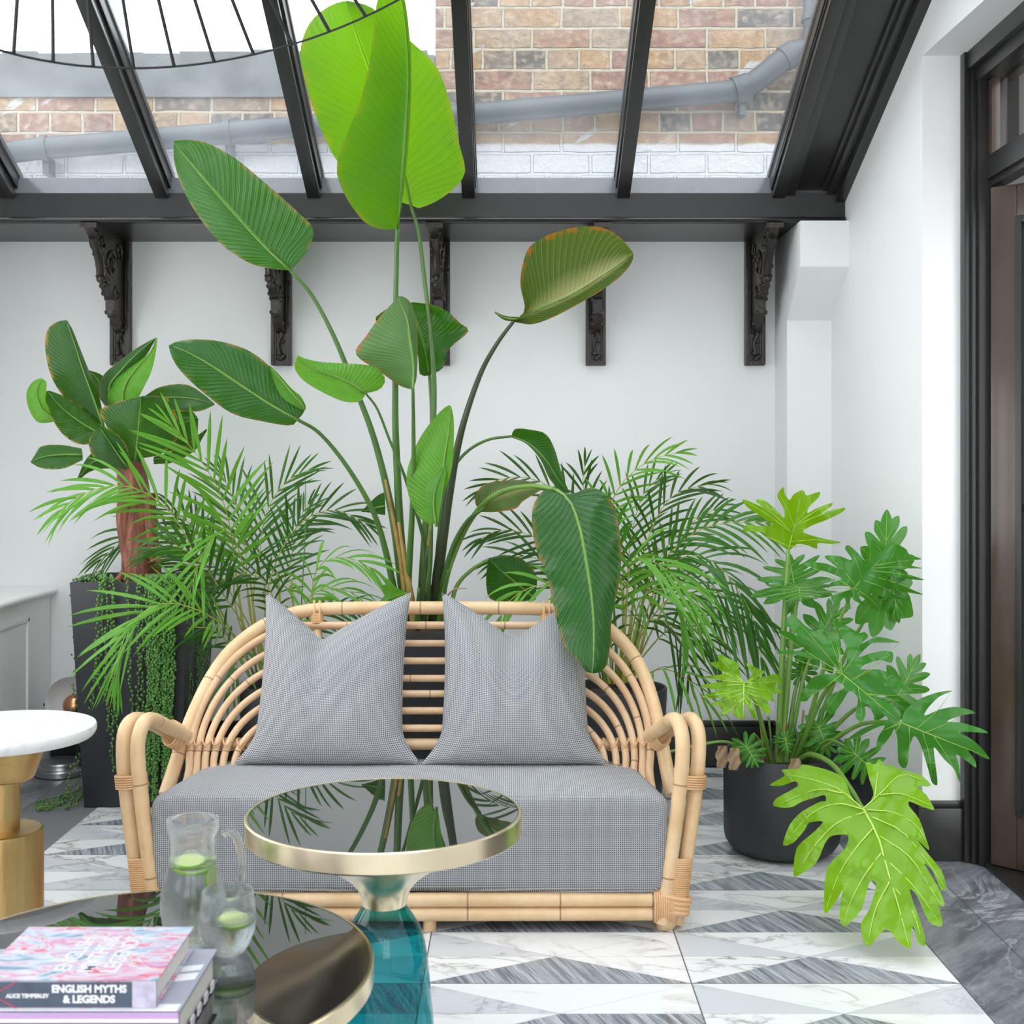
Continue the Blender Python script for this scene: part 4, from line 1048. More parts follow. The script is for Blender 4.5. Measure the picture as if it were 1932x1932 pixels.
# ------------------------------------------------------------------ leafy banana in the tall tapered planter
bn = thing('potted_banana', (-1.29, 4.46, 0), 'stocky banana plant with red trunk in a tall black tapered planter, trailing bead vines', 'plant')
box_pot('planter', P(131, 0, 4.26).x, P(355, 0, 4.26).x, 4.26, 4.66, .765, .036, bn)
b = MB(); q = cr([P(266, 1100, 4.44), P(262, 1040, 4.44), P(257, 980, 4.45), P(252, 920, 4.46), P(246, 870, 4.46)], 6)
rows = []; seg = 28
for i, p in enumerate(q):
    v = i / (len(q) - 1); r = .068 - .022 * v
    rows.append([p + Vector((math.cos(a), math.sin(a), 0)) * (r * (1 + .10 * noise.noise(Vector((math.cos(a) * 2, math.sin(a) * 2, v * 3))) + .05 * math.sin(3 * a + 4 * v))) for a in [2 * PI * k / seg for k in range(seg)]])
b.grid(rows, wrap=True)
for pts, wd in (([(233, 930), (229, 980), (235, 1030), (240, 1070), (225, 1095)], .022), ([(250, 1060), (240, 1085), (215, 1100)], .03), ([(262, 1075), (272, 1098), (285, 1110)], .026), ([(281, 930), (284, 1000), (292, 1060)], .02)):
    qq = [P(x, y, 4.385) for x, y in pts]; qq = cr(qq, 5)
    b.grid([[p + Vector((-wd, .012, 0)), p + Vector((0, -.006, 0)), p + Vector((wd, .014, 0))] for p in qq])
b.build('trunk', 'trunk', bn, angle=180)
def ban(L, Mi, R, D0, D1, dl, dr, mat='leaf_banana', **kw): return blade('leaf', L, Mi, R, D0, D1, dl, dr, mat, bn, seed=int(L[0][0] + L[-1][1]), **kw)
ban([(196, 806), (150, 772), (115, 742), (93, 700), (85, 650), (91, 620), (108, 607), (124, 604)], [(196, 806), (176, 750), (156, 695), (140, 645), (125, 604)], [(198, 806), (188, 752), (168, 700), (150, 655), (137, 622), (126, 604)], 4.42, 4.30, .03, .06)
ban([(222, 775), (196, 764), (187, 735), (195, 708), (220, 685), (250, 662), (278, 645), (295, 637)], [(222, 775), (210, 750), (206, 728), (228, 700), (258, 668), (295, 637)], [(224, 775), (228, 740), (250, 700), (275, 672), (295, 638)], 4.46, 4.38, .05, .02)
ban([(240, 775), (212, 768), (203, 745), (222, 712), (250, 690), (282, 665), (296, 637)], [(245, 775), (232, 750), (240, 720), (262, 690), (284, 665), (296, 637)], [(250, 772), (272, 730), (286, 700), (294, 665), (297, 638)], 4.42, 4.36, .04, -.03, mat='leaf_young')
ban([(256, 866), (230, 852), (212, 832), (200, 802), (188, 778), (200, 766), (230, 756), (266, 748)], [(256, 866), (262, 810), (266, 748)], [(258, 866), (300, 858), (332, 832), (338, 800), (322, 760), (310, 748), (268, 747)], 4.38, 4.22, .05, .05)
ban([(186, 838), (150, 838), (125, 825), (104, 800), (86, 756), (88, 738)], [(190, 820), (150, 795), (115, 768), (90, 738)], [(194, 806), (160, 772), (125, 750), (108, 742), (92, 737)], 4.42, 4.30, -.03, .04)
ban([(108, 795), (72, 797), (54, 770), (50, 740), (62, 720), (75, 714)], [(108, 792), (80, 772), (70, 740), (78, 714)], [(108, 790), (98, 765), (88, 738), (88, 722), (80, 714)], 4.36, 4.30, .03, -.02, mat='leaf_young', n=18)
ban([(156, 868), (120, 884), (80, 884), (58, 873)], [(156, 858), (118, 858), (82, 862), (58, 872)], [(154, 846), (112, 839), (78, 842), (66, 858), (58, 871)], 4.36, 4.28, -.03, .02, n=18)
ban([(272, 748), (302, 730), (350, 725), (382, 742), (405, 762)], [(278, 756), (320, 750), (365, 752), (405, 763)], [(286, 765), (330, 775), (376, 776), (405, 764)], 4.48, 4.44, .03, -.03, n=18)
ban([(290, 862), (330, 850), (358, 835), (372, 822), (390, 809)], [(290, 868), (330, 860), (362, 840), (390, 810)], [(290, 876), (330, 872), (368, 850), (380, 830), (391, 812)], 4.50, 4.5, 0, 0, n=14)
ban([(310, 760), (335, 768), (358, 772), (372, 786)], [(300, 800), (330, 800), (355, 795), (372, 788)], [(296, 850), (340, 850), (370, 825), (374, 790)], 4.46, 4.42, .03, .03, n=18)
ban([(190, 756), (178, 730), (168, 710), (163, 699)], [(200, 752), (190, 725), (178, 708), (164, 699)], [(212, 748), (205, 722), (190, 706), (166, 698)], 4.52, 4.5, 0, 0, n=12)
ban([(238, 886), (205, 880), (175, 860), (168, 830), (185, 806)], [(240, 880), (222, 855), (205, 830), (188, 805)], [(242, 874), (240, 845), (222, 820), (192, 804)], 4.37, 4.28, .04, -.02, n=18)
ban([(236, 888), (200, 884), (170, 890), (150, 905)], [(238, 880), (205, 868), (175, 872), (148, 903)], [(240, 872), (210, 852), (180, 850), (160, 870), (147, 900)], 4.44, 4.4, .02, 0, n=14)
for pts, r in (([(196, 806), (222, 850), (246, 890)], .014), ([(240, 775), (244, 830), (248, 890)], .016), ([(256, 866), (254, 885), (250, 905)], .012), ([(300, 800), (270, 850), (252, 895)], .012), ([(190, 822), (220, 860), (244, 895)], .010)):
    stalk('leaf_stalk', pts, 4.42, 4.46, .006, r, 'petiole', bn)
# trailing strings of beads
rs = random.Random(21)
def bead(mb, p, r): mb.sphere(p, r, 6, 4, 0, 1.1)
def strand(pts, r=.0052, dens=.010, jit=.006):
    q = cr(pts, 6); b = MB(); b.tube(q, .0011, 4, 1, caps=False)
    L = 0.; nxt = 0.
    for a, c in zip(q, q[1:]):
        l = (c - a).length; s = 0.
        while L + l > nxt:
            p = a.lerp(c, (nxt - L) / l); bead(b, p + Vector((rs.uniform(-jit, jit), rs.uniform(-jit * 1.2, 0) - .004, 0)), r * rs.uniform(.7, 1.15)); nxt += dens * rs.uniform(.7, 1.3)
        L += l
    return b.build('trailing_strand', ['pearl', 'pearl_stem'], bn, angle=180, fixn=False)
def hang(px, y1, px1=None, D=4.245, **kw):
    px1 = px if px1 is None else px1
    top = P(px, 1092, D + .03); n = 6
    pts = [P(px, 1085, 4.30), P(px, 1097, D)] + [P(px + (px1 - px) * k / n + rs.uniform(-2.5, 2.5), 1105 + (y1 - 1105) * k / n, D + .030 * k / n) for k in range(1, n + 1)]
    return strand(pts, **kw)
for px, y1, px1 in ((196, 1300, 186), (192, 1340, 174), (200, 1380, 204), (212, 1455, 214), (214, 1400, 222), (240, 1350, 250), (260, 1345, 263), (268, 1390, 270)):
    hang(px, y1, px1, dens=.0125)
for k in range(30):
    px = 280 + k * 1.75 + rs.uniform(-2, 2); hang(px, rs.uniform(1420, 1525) if k % 4 else rs.uniform(1250, 1400), px - 4 + rs.uniform(-5, 5), D=4.235 - .004 * rs.random(), dens=.0092)
for k in range(9): hang(358 + k * 4.5, rs.uniform(1210, 1400), 356 + k * 4.5, D=4.33 + .02 * k, r=.0045)
for k in (1, 3, 4, 5, 7, 8, 10, 11):                            # down the left side and over the floor
    x = P(131, 1100, 4.26).x - .002; D = 4.30 + .026 * k
    zb = .22 if k < 8 else .04
    e = P(150 + rs.uniform(-6, 3), 1340, D)
    pts = [Vector((x + .02, D, .765)), Vector((x - .006, D, .758)), Vector((x + .004 + rs.uniform(-.006, .003), D, .55)), Vector((x + .012 + rs.uniform(-.014, .002), D, .35)), Vector((x + .02 + rs.uniform(-.03, .005), D, .2)), Vector((x + .02 + rs.uniform(-.05, .01), D - .01, .08)), Vector((x + rs.uniform(-.07, .02), D - .03, .012))]
    if k % 3 == 0: pts = pts[:5]
    if k in (4, 5, 7, 8, 10, 11): pts += [Vector((x - .05 + rs.uniform(-.09, .06), 4.28 + rs.uniform(-.03, .08), .009)), Vector((x + .0 + rs.uniform(-.16, .02), 4.27 + rs.uniform(-.01, .05), .009))]
    strand(pts, r=.0045, jit=.010, dens=.013)
b = MB()
for k in range(420):                                           # beads lying on the soil
    x = rs.uniform(P(140, 0, 4.3).x, P(350, 0, 4.26).x); y = rs.uniform(4.275, 4.5); bead(b, Vector((x, y, .745 + rs.uniform(-.01, .026) * (1 if y < 4.33 else .6))), .0055 * rs.uniform(.7, 1.2))
o = b.build('bead_mat', 'pearl', bn, angle=180, fixn=False); o['kind'] = 'stuff'

# ------------------------------------------------------------------ feathery palms
def frond(parent, pts, ll, n, t0=.25, droop=.25, seed=0, width=.011, spread=48, up=Vector((0, -1, .35)), r=.0035, mat='leaf_palm', down=0.):
    rr = random.Random(seed * 13 + n)
    q = resample(cr([P(*p) for p in pts], 8), 60)
    b = MB()
    for k in range(n):
        t = t0 + (1 - t0) * (k + .5) / n; i = min(58, int(t * 59)); base = q[i].lerp(q[i + 1], t * 59 - i); T = (q[min(59, i + 2)] - q[max(0, i - 2)]).normalized()
        N = (up - T * up.dot(T)).normalized(); S = T.cross(N)
        prof = math.sin(PI * (.12 + .83 * ((t - t0) / (1 - t0)))) ** .6
        for s in (-1, 1):
            a = math.radians(spread * (1 - .62 * (t - t0) / (1 - t0)) + rr.uniform(-7, 7)); l = ll * prof * rr.uniform(.85, 1.1)
            if k >= n - 1: a *= .5
            dvec = (T * math.cos(a) + S * s * math.sin(a) + N * rr.uniform(-.05, .22)).normalized()
            dv = droop * rr.uniform(.6, 1.4); m = 6; rows = []; uv = []
            wv = T.cross(dvec).cross(dvec).normalized()
            wv = (wv + N * rr.uniform(-.5, .5)).normalized(); wv = (wv - dvec * wv.dot(dvec)).normalized()
            for j in range(m + 1):
                u = j / m; p = base + dvec * l * u * (1 - .18 * dv * u) + Vector((0, 0, -dv * l * u * u)) + Vector((0, 0, -down * l * u))
                wd = width * (math.sin(PI * (.10 + .90 * u)) ** .7 if u < 1 else .03) * (.75 + .25 * prof)
                rows.append([p - wv * wd / 2, p + N * wd * .12, p + wv * wd / 2]); uv.append([(.1, u), (.4, u), (.9, u)])
            b.grid(rows, 0, uv)
    lf_ = b.build('frond', mat, parent, angle=180, fixn=False)
    b = MB(); b.tube(q[::3] + [q[-1]], [max(.0010, r * (1 - .75 * i / 20)) for i in range(len(q[::3]) + 1)], 6); b.build('frond_stalk', 'cane', lf_)
    return lf_
pa = thing('potted_palm', (P(545, 0, 4.42).x, 4.42, 0), 'feathery palm in a black pot behind the left end of the sofa', 'palm', )
round_pot((P(545, 0, 4.42).x, 4.42, 0), .17, .40, pa)
B1 = lambda dx=0: (545 + dx, 1280, 4.42)
LP = [
 ([B1(-60), (430, 1180, 4.34), (385, 1080, 4.28), (335, 985, 4.22), (285, 935, 4.18), (220, 915, 4.14), (150, 935, 4.10), (108, 968, 4.08)], .24, 25, .40, .30, Vector((0, -1, .6))),
 ([B1(-55), (445, 1150, 4.30), (440, 1030, 4.20), (415, 930, 4.12), (365, 850, 4.08), (318, 795, 4.06)], .27, 19, .42, .10, Vector((0, -1, .2))),
 ([B1(-45), (470, 1150, 4.45), (462, 1030, 4.50), (440, 940, 4.52), (415, 890, 4.54)], .24, 17, .45, .2, Vector((.2, -1, .2))),
 ([B1(-40), (478, 1150, 4.40), (490, 1040, 4.42), (505, 960, 4.44), (545, 905, 4.44), (590, 884, 4.44)], .21, 18, .4, .12, Vector((0, -1, .2))),
 ([B1(-35), (500, 1150, 4.40), (525, 1050, 4.42), (570, 985, 4.42), (630, 962, 4.42), (696, 990, 4.42)], .19, 22, .38, .20, Vector((0, -1, .35))),
 ([B1(-65), (455, 1215, 4.25), (405, 1168, 4.10), (340, 1140, 4.02), (288, 1144, 3.98), (250, 1175, 3.96), (226, 1225, 3.95), (214, 1285, 3.95)], .24, 24, .38, .18, Vector((-.2, -1, .75))),
 ([B1(-60), (470, 1130, 4.28), (440, 1010, 4.16), (405, 1010, 4.12), (376, 1060, 4.10), (356, 1125, 4.10)], .22, 14, .50, .20, Vector((-.3, -1, .5))),
 ([B1(20), (585, 1180, 4.20), (592, 1090, 4.14), (618, 1056, 4.12), (672, 1056, 4.10), (725, 1092, 4.10)], .21, 15, .38, .45, Vector((0, -.6, 1.))),
 ([B1(10), (565, 1190, 4.30), (580, 1130, 4.28), (620, 1110, 4.26), (672, 1122, 4.26), (708, 1165, 4.26)], .20, 14, .38, .40, Vector((0, -.7, 1.))),
 ([B1(-70), (420, 1180, 4.50), (350, 1050, 4.56), (300, 1005, 4.60), (245, 1010, 4.62), (185, 1060, 4.64)], .22, 18, .45, .30, Vector((0, -1, .5))),
 ([B1(-70), (450, 1235, 4.34), (405, 1190, 4.30), (355, 1185, 4.28), (305, 1205, 4.27)], .16, 12, .40, .25, Vector((0, -1, .6))),
 ([B1(-50), (480, 1200, 4.45), (400, 1060, 4.56), (360, 990, 4.62), (300, 950, 4.66)], .22, 15, .45, .22, Vector((0, -1, .2))),
 ([B1(-30), (515, 1170, 4.50), (548, 1060, 4.55), (560, 990, 4.58), (585, 945, 4.6)], .18, 15, .45, .18, Vector((0, -1, .2))),
 ([B1(-10), (530, 1210, 4.35), (520, 1140, 4.30), (490, 1090, 4.25), (440, 1085, 4.22), (400, 1110, 4.20)], .17, 13, .40, .3, Vector((0, -1, .5))),
 ([B1(-60), (470, 1200, 4.30), (420, 1120, 4.20), (380, 1060, 4.14), (330, 1030, 4.10), (280, 1035, 4.08)], .20, 16, .45, .22, Vector((0, -1, .5))),
 ([B1(15), (560, 1230, 4.40), (600, 1170, 4.36), (645, 1150, 4.34), (690, 1160, 4.33)], .14, 12, .35, .3, Vector((0, -1, .5))),
 ([B1(-70), (470, 1270, 4.25), (440, 1215, 4.20), (450, 1240, 4.15), (430, 1310, 4.12)], .15, 10, .45, .3, Vector((0, -1, .5))),
]
for k, (pts, ll, n, t0, dr, up) in enumerate(LP): frond(pa, pts, ll, int(n * .85), t0, dr, k, .0130 if pts[-1][2] < 4.12 else .0105, up=up, mat='leaf_palm_lit' if k in (0, 1, 5, 6, 7, 8) else 'leaf_palm')
for k in range(7):
    x = 470 + k * 17; b = MB(); b.tube([P(545 + (x - 545) * .5, 1290, 4.42), P(x - 10 + 6 * (k % 3), 1190, 4.38), P(x - 25 + 10 * (k % 3), 1080 + 12 * (k % 4), 4.36)], [.007, .005, .003], 7); b.build('cane', 'cane', pa)
b = MB(); b.tube([P(563, 1290, 4.25), P(568, 1150, 4.24), P(577, 985, 4.24), P(576, 895, 4.24)], [.0026, .0024, .002, .0012], 6); b.build('support_rod', 'petiole', pa)

pb = thing('potted_palm', (P(1165, 0, 4.36).x, 4.36, 0), 'feathery palm in a black pot behind the right end of the sofa', 'palm')
round_pot((P(1165, 0, 4.36).x, 4.36, 0), .17, .40, pb)
B2 = lambda dx=0: (1165 + dx, 1290, 4.36)
RP = [
 ([B2(-10), (1150, 1150, 4.36), (1135, 1020, 4.36), (1165, 925, 4.34), (1220, 872, 4.32), (1285, 852, 4.30)], .20, 19, .40, .28, Vector((0, -1, .3))),
 ([B2(-20), (1140, 1130, 4.40), (1120, 1000, 4.42), (1100, 920, 4.42), (1105, 870, 4.4)], .19, 16, .42, .22, Vector((0, -1, .3))),
 ([B2(10), (1195, 1130, 4.34), (1225, 1010, 4.32), (1270, 935, 4.30), (1345, 912, 4.28)], .20, 19, .38, .25, Vector((0, -1, .3))),
 ([B2(15), (1210, 1150, 4.30), (1250, 1060, 4.22), (1320, 1000, 4.16), (1400, 985, 4.12), (1475, 990, 4.08)], .20, 21, .36, .30, Vector((0, -1, .5))),
 ([B2(20), (1215, 1170, 4.28), (1260, 1070, 4.18), (1325, 1050, 4.12), (1385, 1100, 4.08), (1428, 1180, 4.06)], .23, 21, .38, .45, Vector((0, -.8, .8))),
 ([B2(5), (1180, 1180, 4.05), (1186, 1090, 3.92), (1194, 1052, 3.88), (1238, 1062, 3.85), (1290, 1105, 3.84), (1318, 1150, 3.84)], .25, 16, .44, .40, Vector((0, -.8, .9))),
 ([B2(20), (1230, 1190, 4.26), (1290, 1090, 4.16), (1360, 1120, 4.10), (1410, 1180, 4.07), (1440, 1250, 4.05)], .22, 18, .40, .45, Vector((0, -.8, .7))),
 ([B2(-30), (1110, 1160, 4.30), (1070, 1060, 4.26), (1005, 1012, 4.22), (945, 1000, 4.20), (900, 1020, 4.18)], .18, 18, .38, .22, Vector((0, -1, .4))),
 ([B2(-30), (1110, 1180, 4.10), (1060, 1110, 3.96), (1010, 1106, 3.90), (965, 1130, 3.87), (940, 1175, 3.86)], .20, 13, .42, .40, Vector((0, -.8, .8))),
 ([B2(-20), (1130, 1100, 4.46), (1080, 960, 4.50), (1010, 905, 4.50), (940, 905, 4.50), (900, 930, 4.5)], .17, 20, .42, .15, Vector((0, -1, .3))),
 ([B2(10), (1215, 1275, 4.28), (1250, 1262, 4.20), (1295, 1280, 4.15), (1330, 1320, 4.12)], .22, 7, .35, .5, Vector((0, -.7, .9))),
 ([B2(0), (1180, 1140, 4.46), (1190, 1020, 4.50), (1215, 930, 4.52), (1260, 890, 4.52)], .19, 18, .42, .2, Vector((0, -1, .3))),
 ([B2(10), (1200, 1180, 4.46), (1240, 1060, 4.50), (1300, 990, 4.52), (1370, 950, 4.52)], .18, 18, .40, .2, Vector((0, -1, .3))),
 ([B2(-25), (1120, 1200, 4.40), (1060, 1090, 4.40), (1000, 1050, 4.40), (930, 1060, 4.40)], .18, 16, .40, .25, Vector((0, -1, .4))),
 ([B2(10), (1210, 1200, 4.38), (1260, 1130, 4.36), (1310, 1120, 4.34), (1370, 1170, 4.33)], .20, 16, .38, .4, Vector((0, -.8, .6))),
 ([B2(0), (1175, 1170, 4.20), (1165, 1050, 4.10), (1150, 980, 4.06), (1115, 950, 4.04)], .18, 15, .42, .25, Vector((0, -1, .4))),
 ([B2(15), (1220, 1230, 4.30), (1275, 1180, 4.26), (1330, 1200, 4.24), (1365, 1260, 4.22)], .18, 13, .38, .4, Vector((0, -.8, .6))),
 ([B2(0), (1190, 1200, 4.15), (1210, 1130, 4.02), (1250, 1110, 3.98), (1285, 1150, 3.96), (1300, 1210, 3.95)], .20, 14, .40, .4, Vector((0, -.8, .8))),
 ([B2(-10), (1155, 1230, 4.2), (1140, 1150, 4.12), (1120, 1110, 4.08), (1090, 1130, 4.06)], .17, 11, .4, .4, Vector((0, -.8, .7))),
 ([B2(15), (1200, 1240, 4.3), (1215, 1180, 4.25), (1250, 1170, 4.22), (1290, 1220, 4.2), (1300, 1280, 4.2)], .18, 12, .4, .4, Vector((0, -.8, .7))),
]
for k, (pts, ll, n, t0, dr, up) in enumerate(RP): frond(pb, pts, ll, int(n * .82), t0, dr, 40 + k, .0135 if pts[-1][2] < 4.10 else .0105, up=up, mat='leaf_palm_lit' if k in (0, 5, 8, 10, 17) else 'leaf_palm')
for k in range(8):
    x = 1120 + k * 14; b = MB(); b.tube([P(1165 + (x - 1165) * .5, 1290, 4.36), P(x, 1190, 4.36), P(x + (k - 4) * 7, 1080 + 12 * (k % 4), 4.34)], [.007, .005, .003], 7); b.build('cane', 'cane' if k % 3 else 'petiole', pb)

# ------------------------------------------------------------------ lobed leaf plant in the round pot
ph = thing('potted_philodendron', (P(1475, 0, 3.82).x, 3.82, 0), 'deeply lobed leafy plant in a round charcoal pot beside the doorway', 'plant')
pc = (P(1475, 0, 3.82).x, 3.82, 0)
round_pot(pc, .1745, .298, ph, rb=.99, corner=.06)
def lobed(outline, mid, veins, fn, mat, parent, stalk_pts=None, sr=(.004, .008), smat='petiole_pale', vr=.0013):
    """outline/mid/veins in leaf pixels, fn maps a leaf pixel to the room"""
    oc = [Vector((p[0], p[1])) for p in outline]; no = len(oc); outline = []
    for i in range(no):                                          # round the drawn outline a little
        a, c, d, e = oc[i - 1], oc[i], oc[(i + 1) % no], oc[(i + 2) % no]
        for u in (0., .34, .67): outline.append(tuple(.5 * ((2 * c) + (d - a) * u * .8 + (2 * a - 5 * c + 4 * d - e) * u * u * .8 + (2 * d - 2 * c) * u * u * .2 + (3 * c - a - 3 * d + e) * u ** 3 * .8 + (2 * d - 2 * c) * (u - u * u) * .2)))
    xs = [p[0] for p in outline]; ys = [p[1] for p in outline]; st_ = max(max(xs) - min(xs), max(ys) - min(ys)) / 16
    vin = [Vector((p[0], p[1])) for p in outline]; nv = len(vin)
    for i in range(int((max(xs) - min(xs)) / st_) + 1):
        for j_ in range(int((max(ys) - min(ys)) / st_) + 1): vin.append(Vector((min(xs) + (i + .5 * (j_ % 2) + .013) * st_, min(ys) + (j_ + .27) * st_)))
    cv, ce, cf, *_ = delaunay_2d_cdt(vin, [(i, (i + 1) % nv) for i in range(nv)], [list(range(nv))], 1, 1e-4)
    b = MB(); b.add([fn(v.x, v.y) for v in cv], [tuple(f) for f in cf], 0, [(.35, .5)] * len(cv))
    off = Vector((0, -.0012, .0006))
    for k, vn in enumerate([mid] + veins):
        q = [fn(p.x, p.y) + off for p in cr2(vn, 9)]
        b.tube(q, [max(.0005, (vr * 1.7 if k == 0 else vr) * (1 - .75 * i / 8)) for i in range(9)], 5, 1)
    o = b.build('leaf', [mat, 'philo_vein_young' if 'young' in mat else 'philo_vein'], parent, angle=180, fixn=False)
    if stalk_pts:
        q = cr([Vector(p) for p in stalk_pts], 6); c = MB(); m = len(q); c.tube(q, [sr[0] + (sr[1] - sr[0]) * i / (m - 1) for i in range(m)], 8); c.build('leaf_stalk', smat, o)
    return o
LOB = [(.02, 158, .62, .20), (.03, 122, .70, .22), (.10, 92, .72, .20), (.26, 70, .66, .17), (.44, 54, .55, .14), (.62, 40, .42, .12)]
def philo(j, D, ang, L, wsc=1., mat='leaf_philo', base=None, tilt=0., cup=.25, roll=0., seed=0, lobes=LOB, sr=(.0038, .0075), fs=1.):
    """generic lobed leaf: junction pixel j, depth D, direction ang (deg, image), length L px, fs = foreshortening along the axis,
    tilt = depth gained per leaf length along the axis, cup = how far the margins fall back"""
    rr = random.Random(seed)
    ca, sa = math.cos(math.radians(ang)), -math.sin(math.radians(ang))
    right = []; veins = []
    def side(sg):
        out = []
        ls = [(s, a + rr.uniform(-6, 6), l * rr.uniform(.85, 1.12), w) for s, a, l, w in lobes]
        for k, (s, a, l, w) in enumerate(ls):
            A = math.radians(a); d = Vector((math.cos(A), sg * math.sin(A) * wsc)); pr = Vector((math.sin(A), -sg * math.cos(A)))  # pr points to the tip side
            B = Vector((s, 0))
            w_ = w * .5
            if k == 0: out += [B + d * l * .10 - pr * w_ * .5, B + d * l * .40 - pr * w_ * .9]
            out += [B + d * l * .66 - pr * w_ * (1.0 + rr.uniform(-.1, .3)), B + d * l * .86 - pr * w_ * .75, B + d * l, B + d * l * .88 + pr * w_ * .7, B + d * l * .68 + pr * w_ * (1. + rr.uniform(-.1, .3))]
            if k < len(ls) - 1:
                s2, a2, l2, w2 = ls[k + 1]; A2 = math.radians(a2); d2 = Vector((math.cos(A2), sg * math.sin(A2) * wsc)); B2_ = Vector((s2, 0))
                out.append((B + d * l * .32 + B2_ + d2 * l2 * .32) / 2 + (Vector((0, 0))))
            veins.append([B, B + d * l * .5, B + d * l * .93])
        return out
    r_ = side(1); l_ = side(-1)
    tip = [Vector((.80, .085)), Vector((.93, .06)), Vector((1.03, 0)), Vector((.93, -.06)), Vector((.80, -.085))]
    ol = [Vector((.0, 0))] + r_ + tip + l_[::-1]
    def fn(x, y):
        # leaf coords arrive in px
        s, t = x / L, y / L
        d = D + tilt * s + cup * (t * t) * L * D / F + .16 * max(0, s - .3) ** 2 * L * D / F * (1 if tilt >= 0 else 1) + .010 * math.sin(9 * s + 3 * t + seed) * abs(t) * 2
        X = s * L * fs; Y = t * L
        if roll: d += roll * t
        return P(j[0] + X * ca - Y * (-sa) * 1. if False else j[0] + X * ca + Y * sa, j[1] + X * sa - Y * ca, d)
    sp = None
    if base is not None:
        e = fn(0, 0); bs = P(*base); mid_ = e.lerp(bs, .5) + Vector((0, .0, .05)); sp = [e, e.lerp(mid_, .5) + Vector((0, 0, .012)), mid_, bs]
    return lobed([(p.x * L, p.y * L) for p in ol], [(0, 0), (L * .5, 0), (L, 0)], [[(p.x * L, p.y * L) for p in v] for v in veins], fn, mat, ph, sp, sr)
PB_ = lambda dx=0: (1480 + dx, 1438, 3.80)
def traced(crop, junction, tip, D0, tilt, cup, mat, base, sr=(.004, .008), wob=0.):
    """leaf outline drawn on the photograph; the blade tips, cups and waves about its own depth"""
    cv = lambda p: Vector((1250 + p[0] * .353, 880 + p[1] * .353))
    o = [cv(p) for p in crop]; j = cv(junction); t = cv(tip); ax = (t - j); L = ax.length; ax = ax / L; nx = Vector((-ax.y, ax.x))
    def fn(x, y):
        r = Vector((x, y)) - j; s = r.dot(ax) / L; q = r.dot(nx) / L
        return P(x, y, D0 + tilt * s + cup * q * q - .04 * math.sin(2.6 * s) * abs(q) + .012 * math.sin(13 * s + 5 * q + wob) * min(1, abs(q) * 2) + .008 * math.sin(17 * q + 3 * s + wob))
    veins = []; n = len(o); dm = []
    for p in o:
        s = max(0, min(1, (p - j).dot(ax) / L)); dm.append((p - (j + ax * L * s)).length)
    for k in range(n):
        if dm[k] > .26 * L and dm[k] >= max(dm[(k - 1) % n], dm[(k + 1) % n]):
            s = (o[k] - j).dot(ax) / L; root = j + ax * L * max(0, min(.8, .45 * s)); e = root.lerp(o[k], .95)
            veins.append([tuple(root), tuple(root.lerp(e, .5) + ax * L * .03), tuple(e)])
    sp = None
    if base is not None:
        e = fn(j.x, j.y); bs = P(*base); md = e.lerp(bs, .5) + Vector((0, 0, .04)); sp = [e, e.lerp(md, .5) + Vector((0, 0, .012)), md, bs]
    return lobed([tuple(p) for p in o], [tuple(j), tuple(j.lerp(t, .5)), tuple(t)], veins, fn, mat, ph, sp, sr)
traced([(672, 450), (645, 430), (600, 400), (575, 385), (540, 355), (490, 348), (430, 345), (450, 310), (520, 320), (590, 312), (560, 290), (500, 250), (450, 215), (425, 178), (460, 185), (530, 215), (500, 190), (510, 175), (560, 190), (620, 245), (650, 280), (648, 230), (615, 165), (620, 140), (645, 110), (655, 150), (680, 180), (700, 150), (750, 125), (770, 155), (840, 135), (835, 165), (785, 215), (775, 250), (830, 220), (905, 195), (900, 215), (840, 260), (880, 240), (975, 220), (960, 245), (880, 285), (800, 315), (750, 350), (820, 375), (880, 390), (955, 405), (900, 415), (830, 410), (825, 440), (770, 420), (720, 415), (690, 440)],
       (672, 450), (748, 128), 3.86, -.05, .10, 'leaf_philo_young', PB_(-12), (.006, .011))
traced([(1020, 655), (985, 640), (900, 640), (880, 660), (900, 620), (960, 602), (900, 572), (830, 550), (745, 520), (800, 512), (880, 520), (940, 545), (870, 490), (880, 475), (950, 480), (1000, 500), (1010, 490), (975, 440), (990, 420), (1020, 440), (1060, 480), (1090, 510), (1100, 460), (1110, 400), (1130, 395), (1150, 440), (1170, 455), (1200, 415), (1240, 410), (1300, 440), (1320, 470), (1385, 495), (1330, 500), (1290, 505), (1330, 530), (1390, 545), (1310, 545), (1240, 548), (1290, 570), (1400, 605), (1340, 605), (1240, 590), (1200, 595), (1290, 640), (1395, 685), (1320, 675), (1220, 650), (1180, 650), (1230, 680), (1295, 710), (1220, 705), (1150, 690), (1110, 680), (1150, 720), (1175, 775), (1130, 760), (1070, 700), (1050, 700), (1080, 740), (1030, 720), (1000, 690), (1005, 765), (985, 740), (970, 700), (930, 745), (900, 700), (950, 672)],
       (1020, 655), (1235, 420), 3.56, -.02, .12, 'leaf_philo', PB_(25), wob=1.)
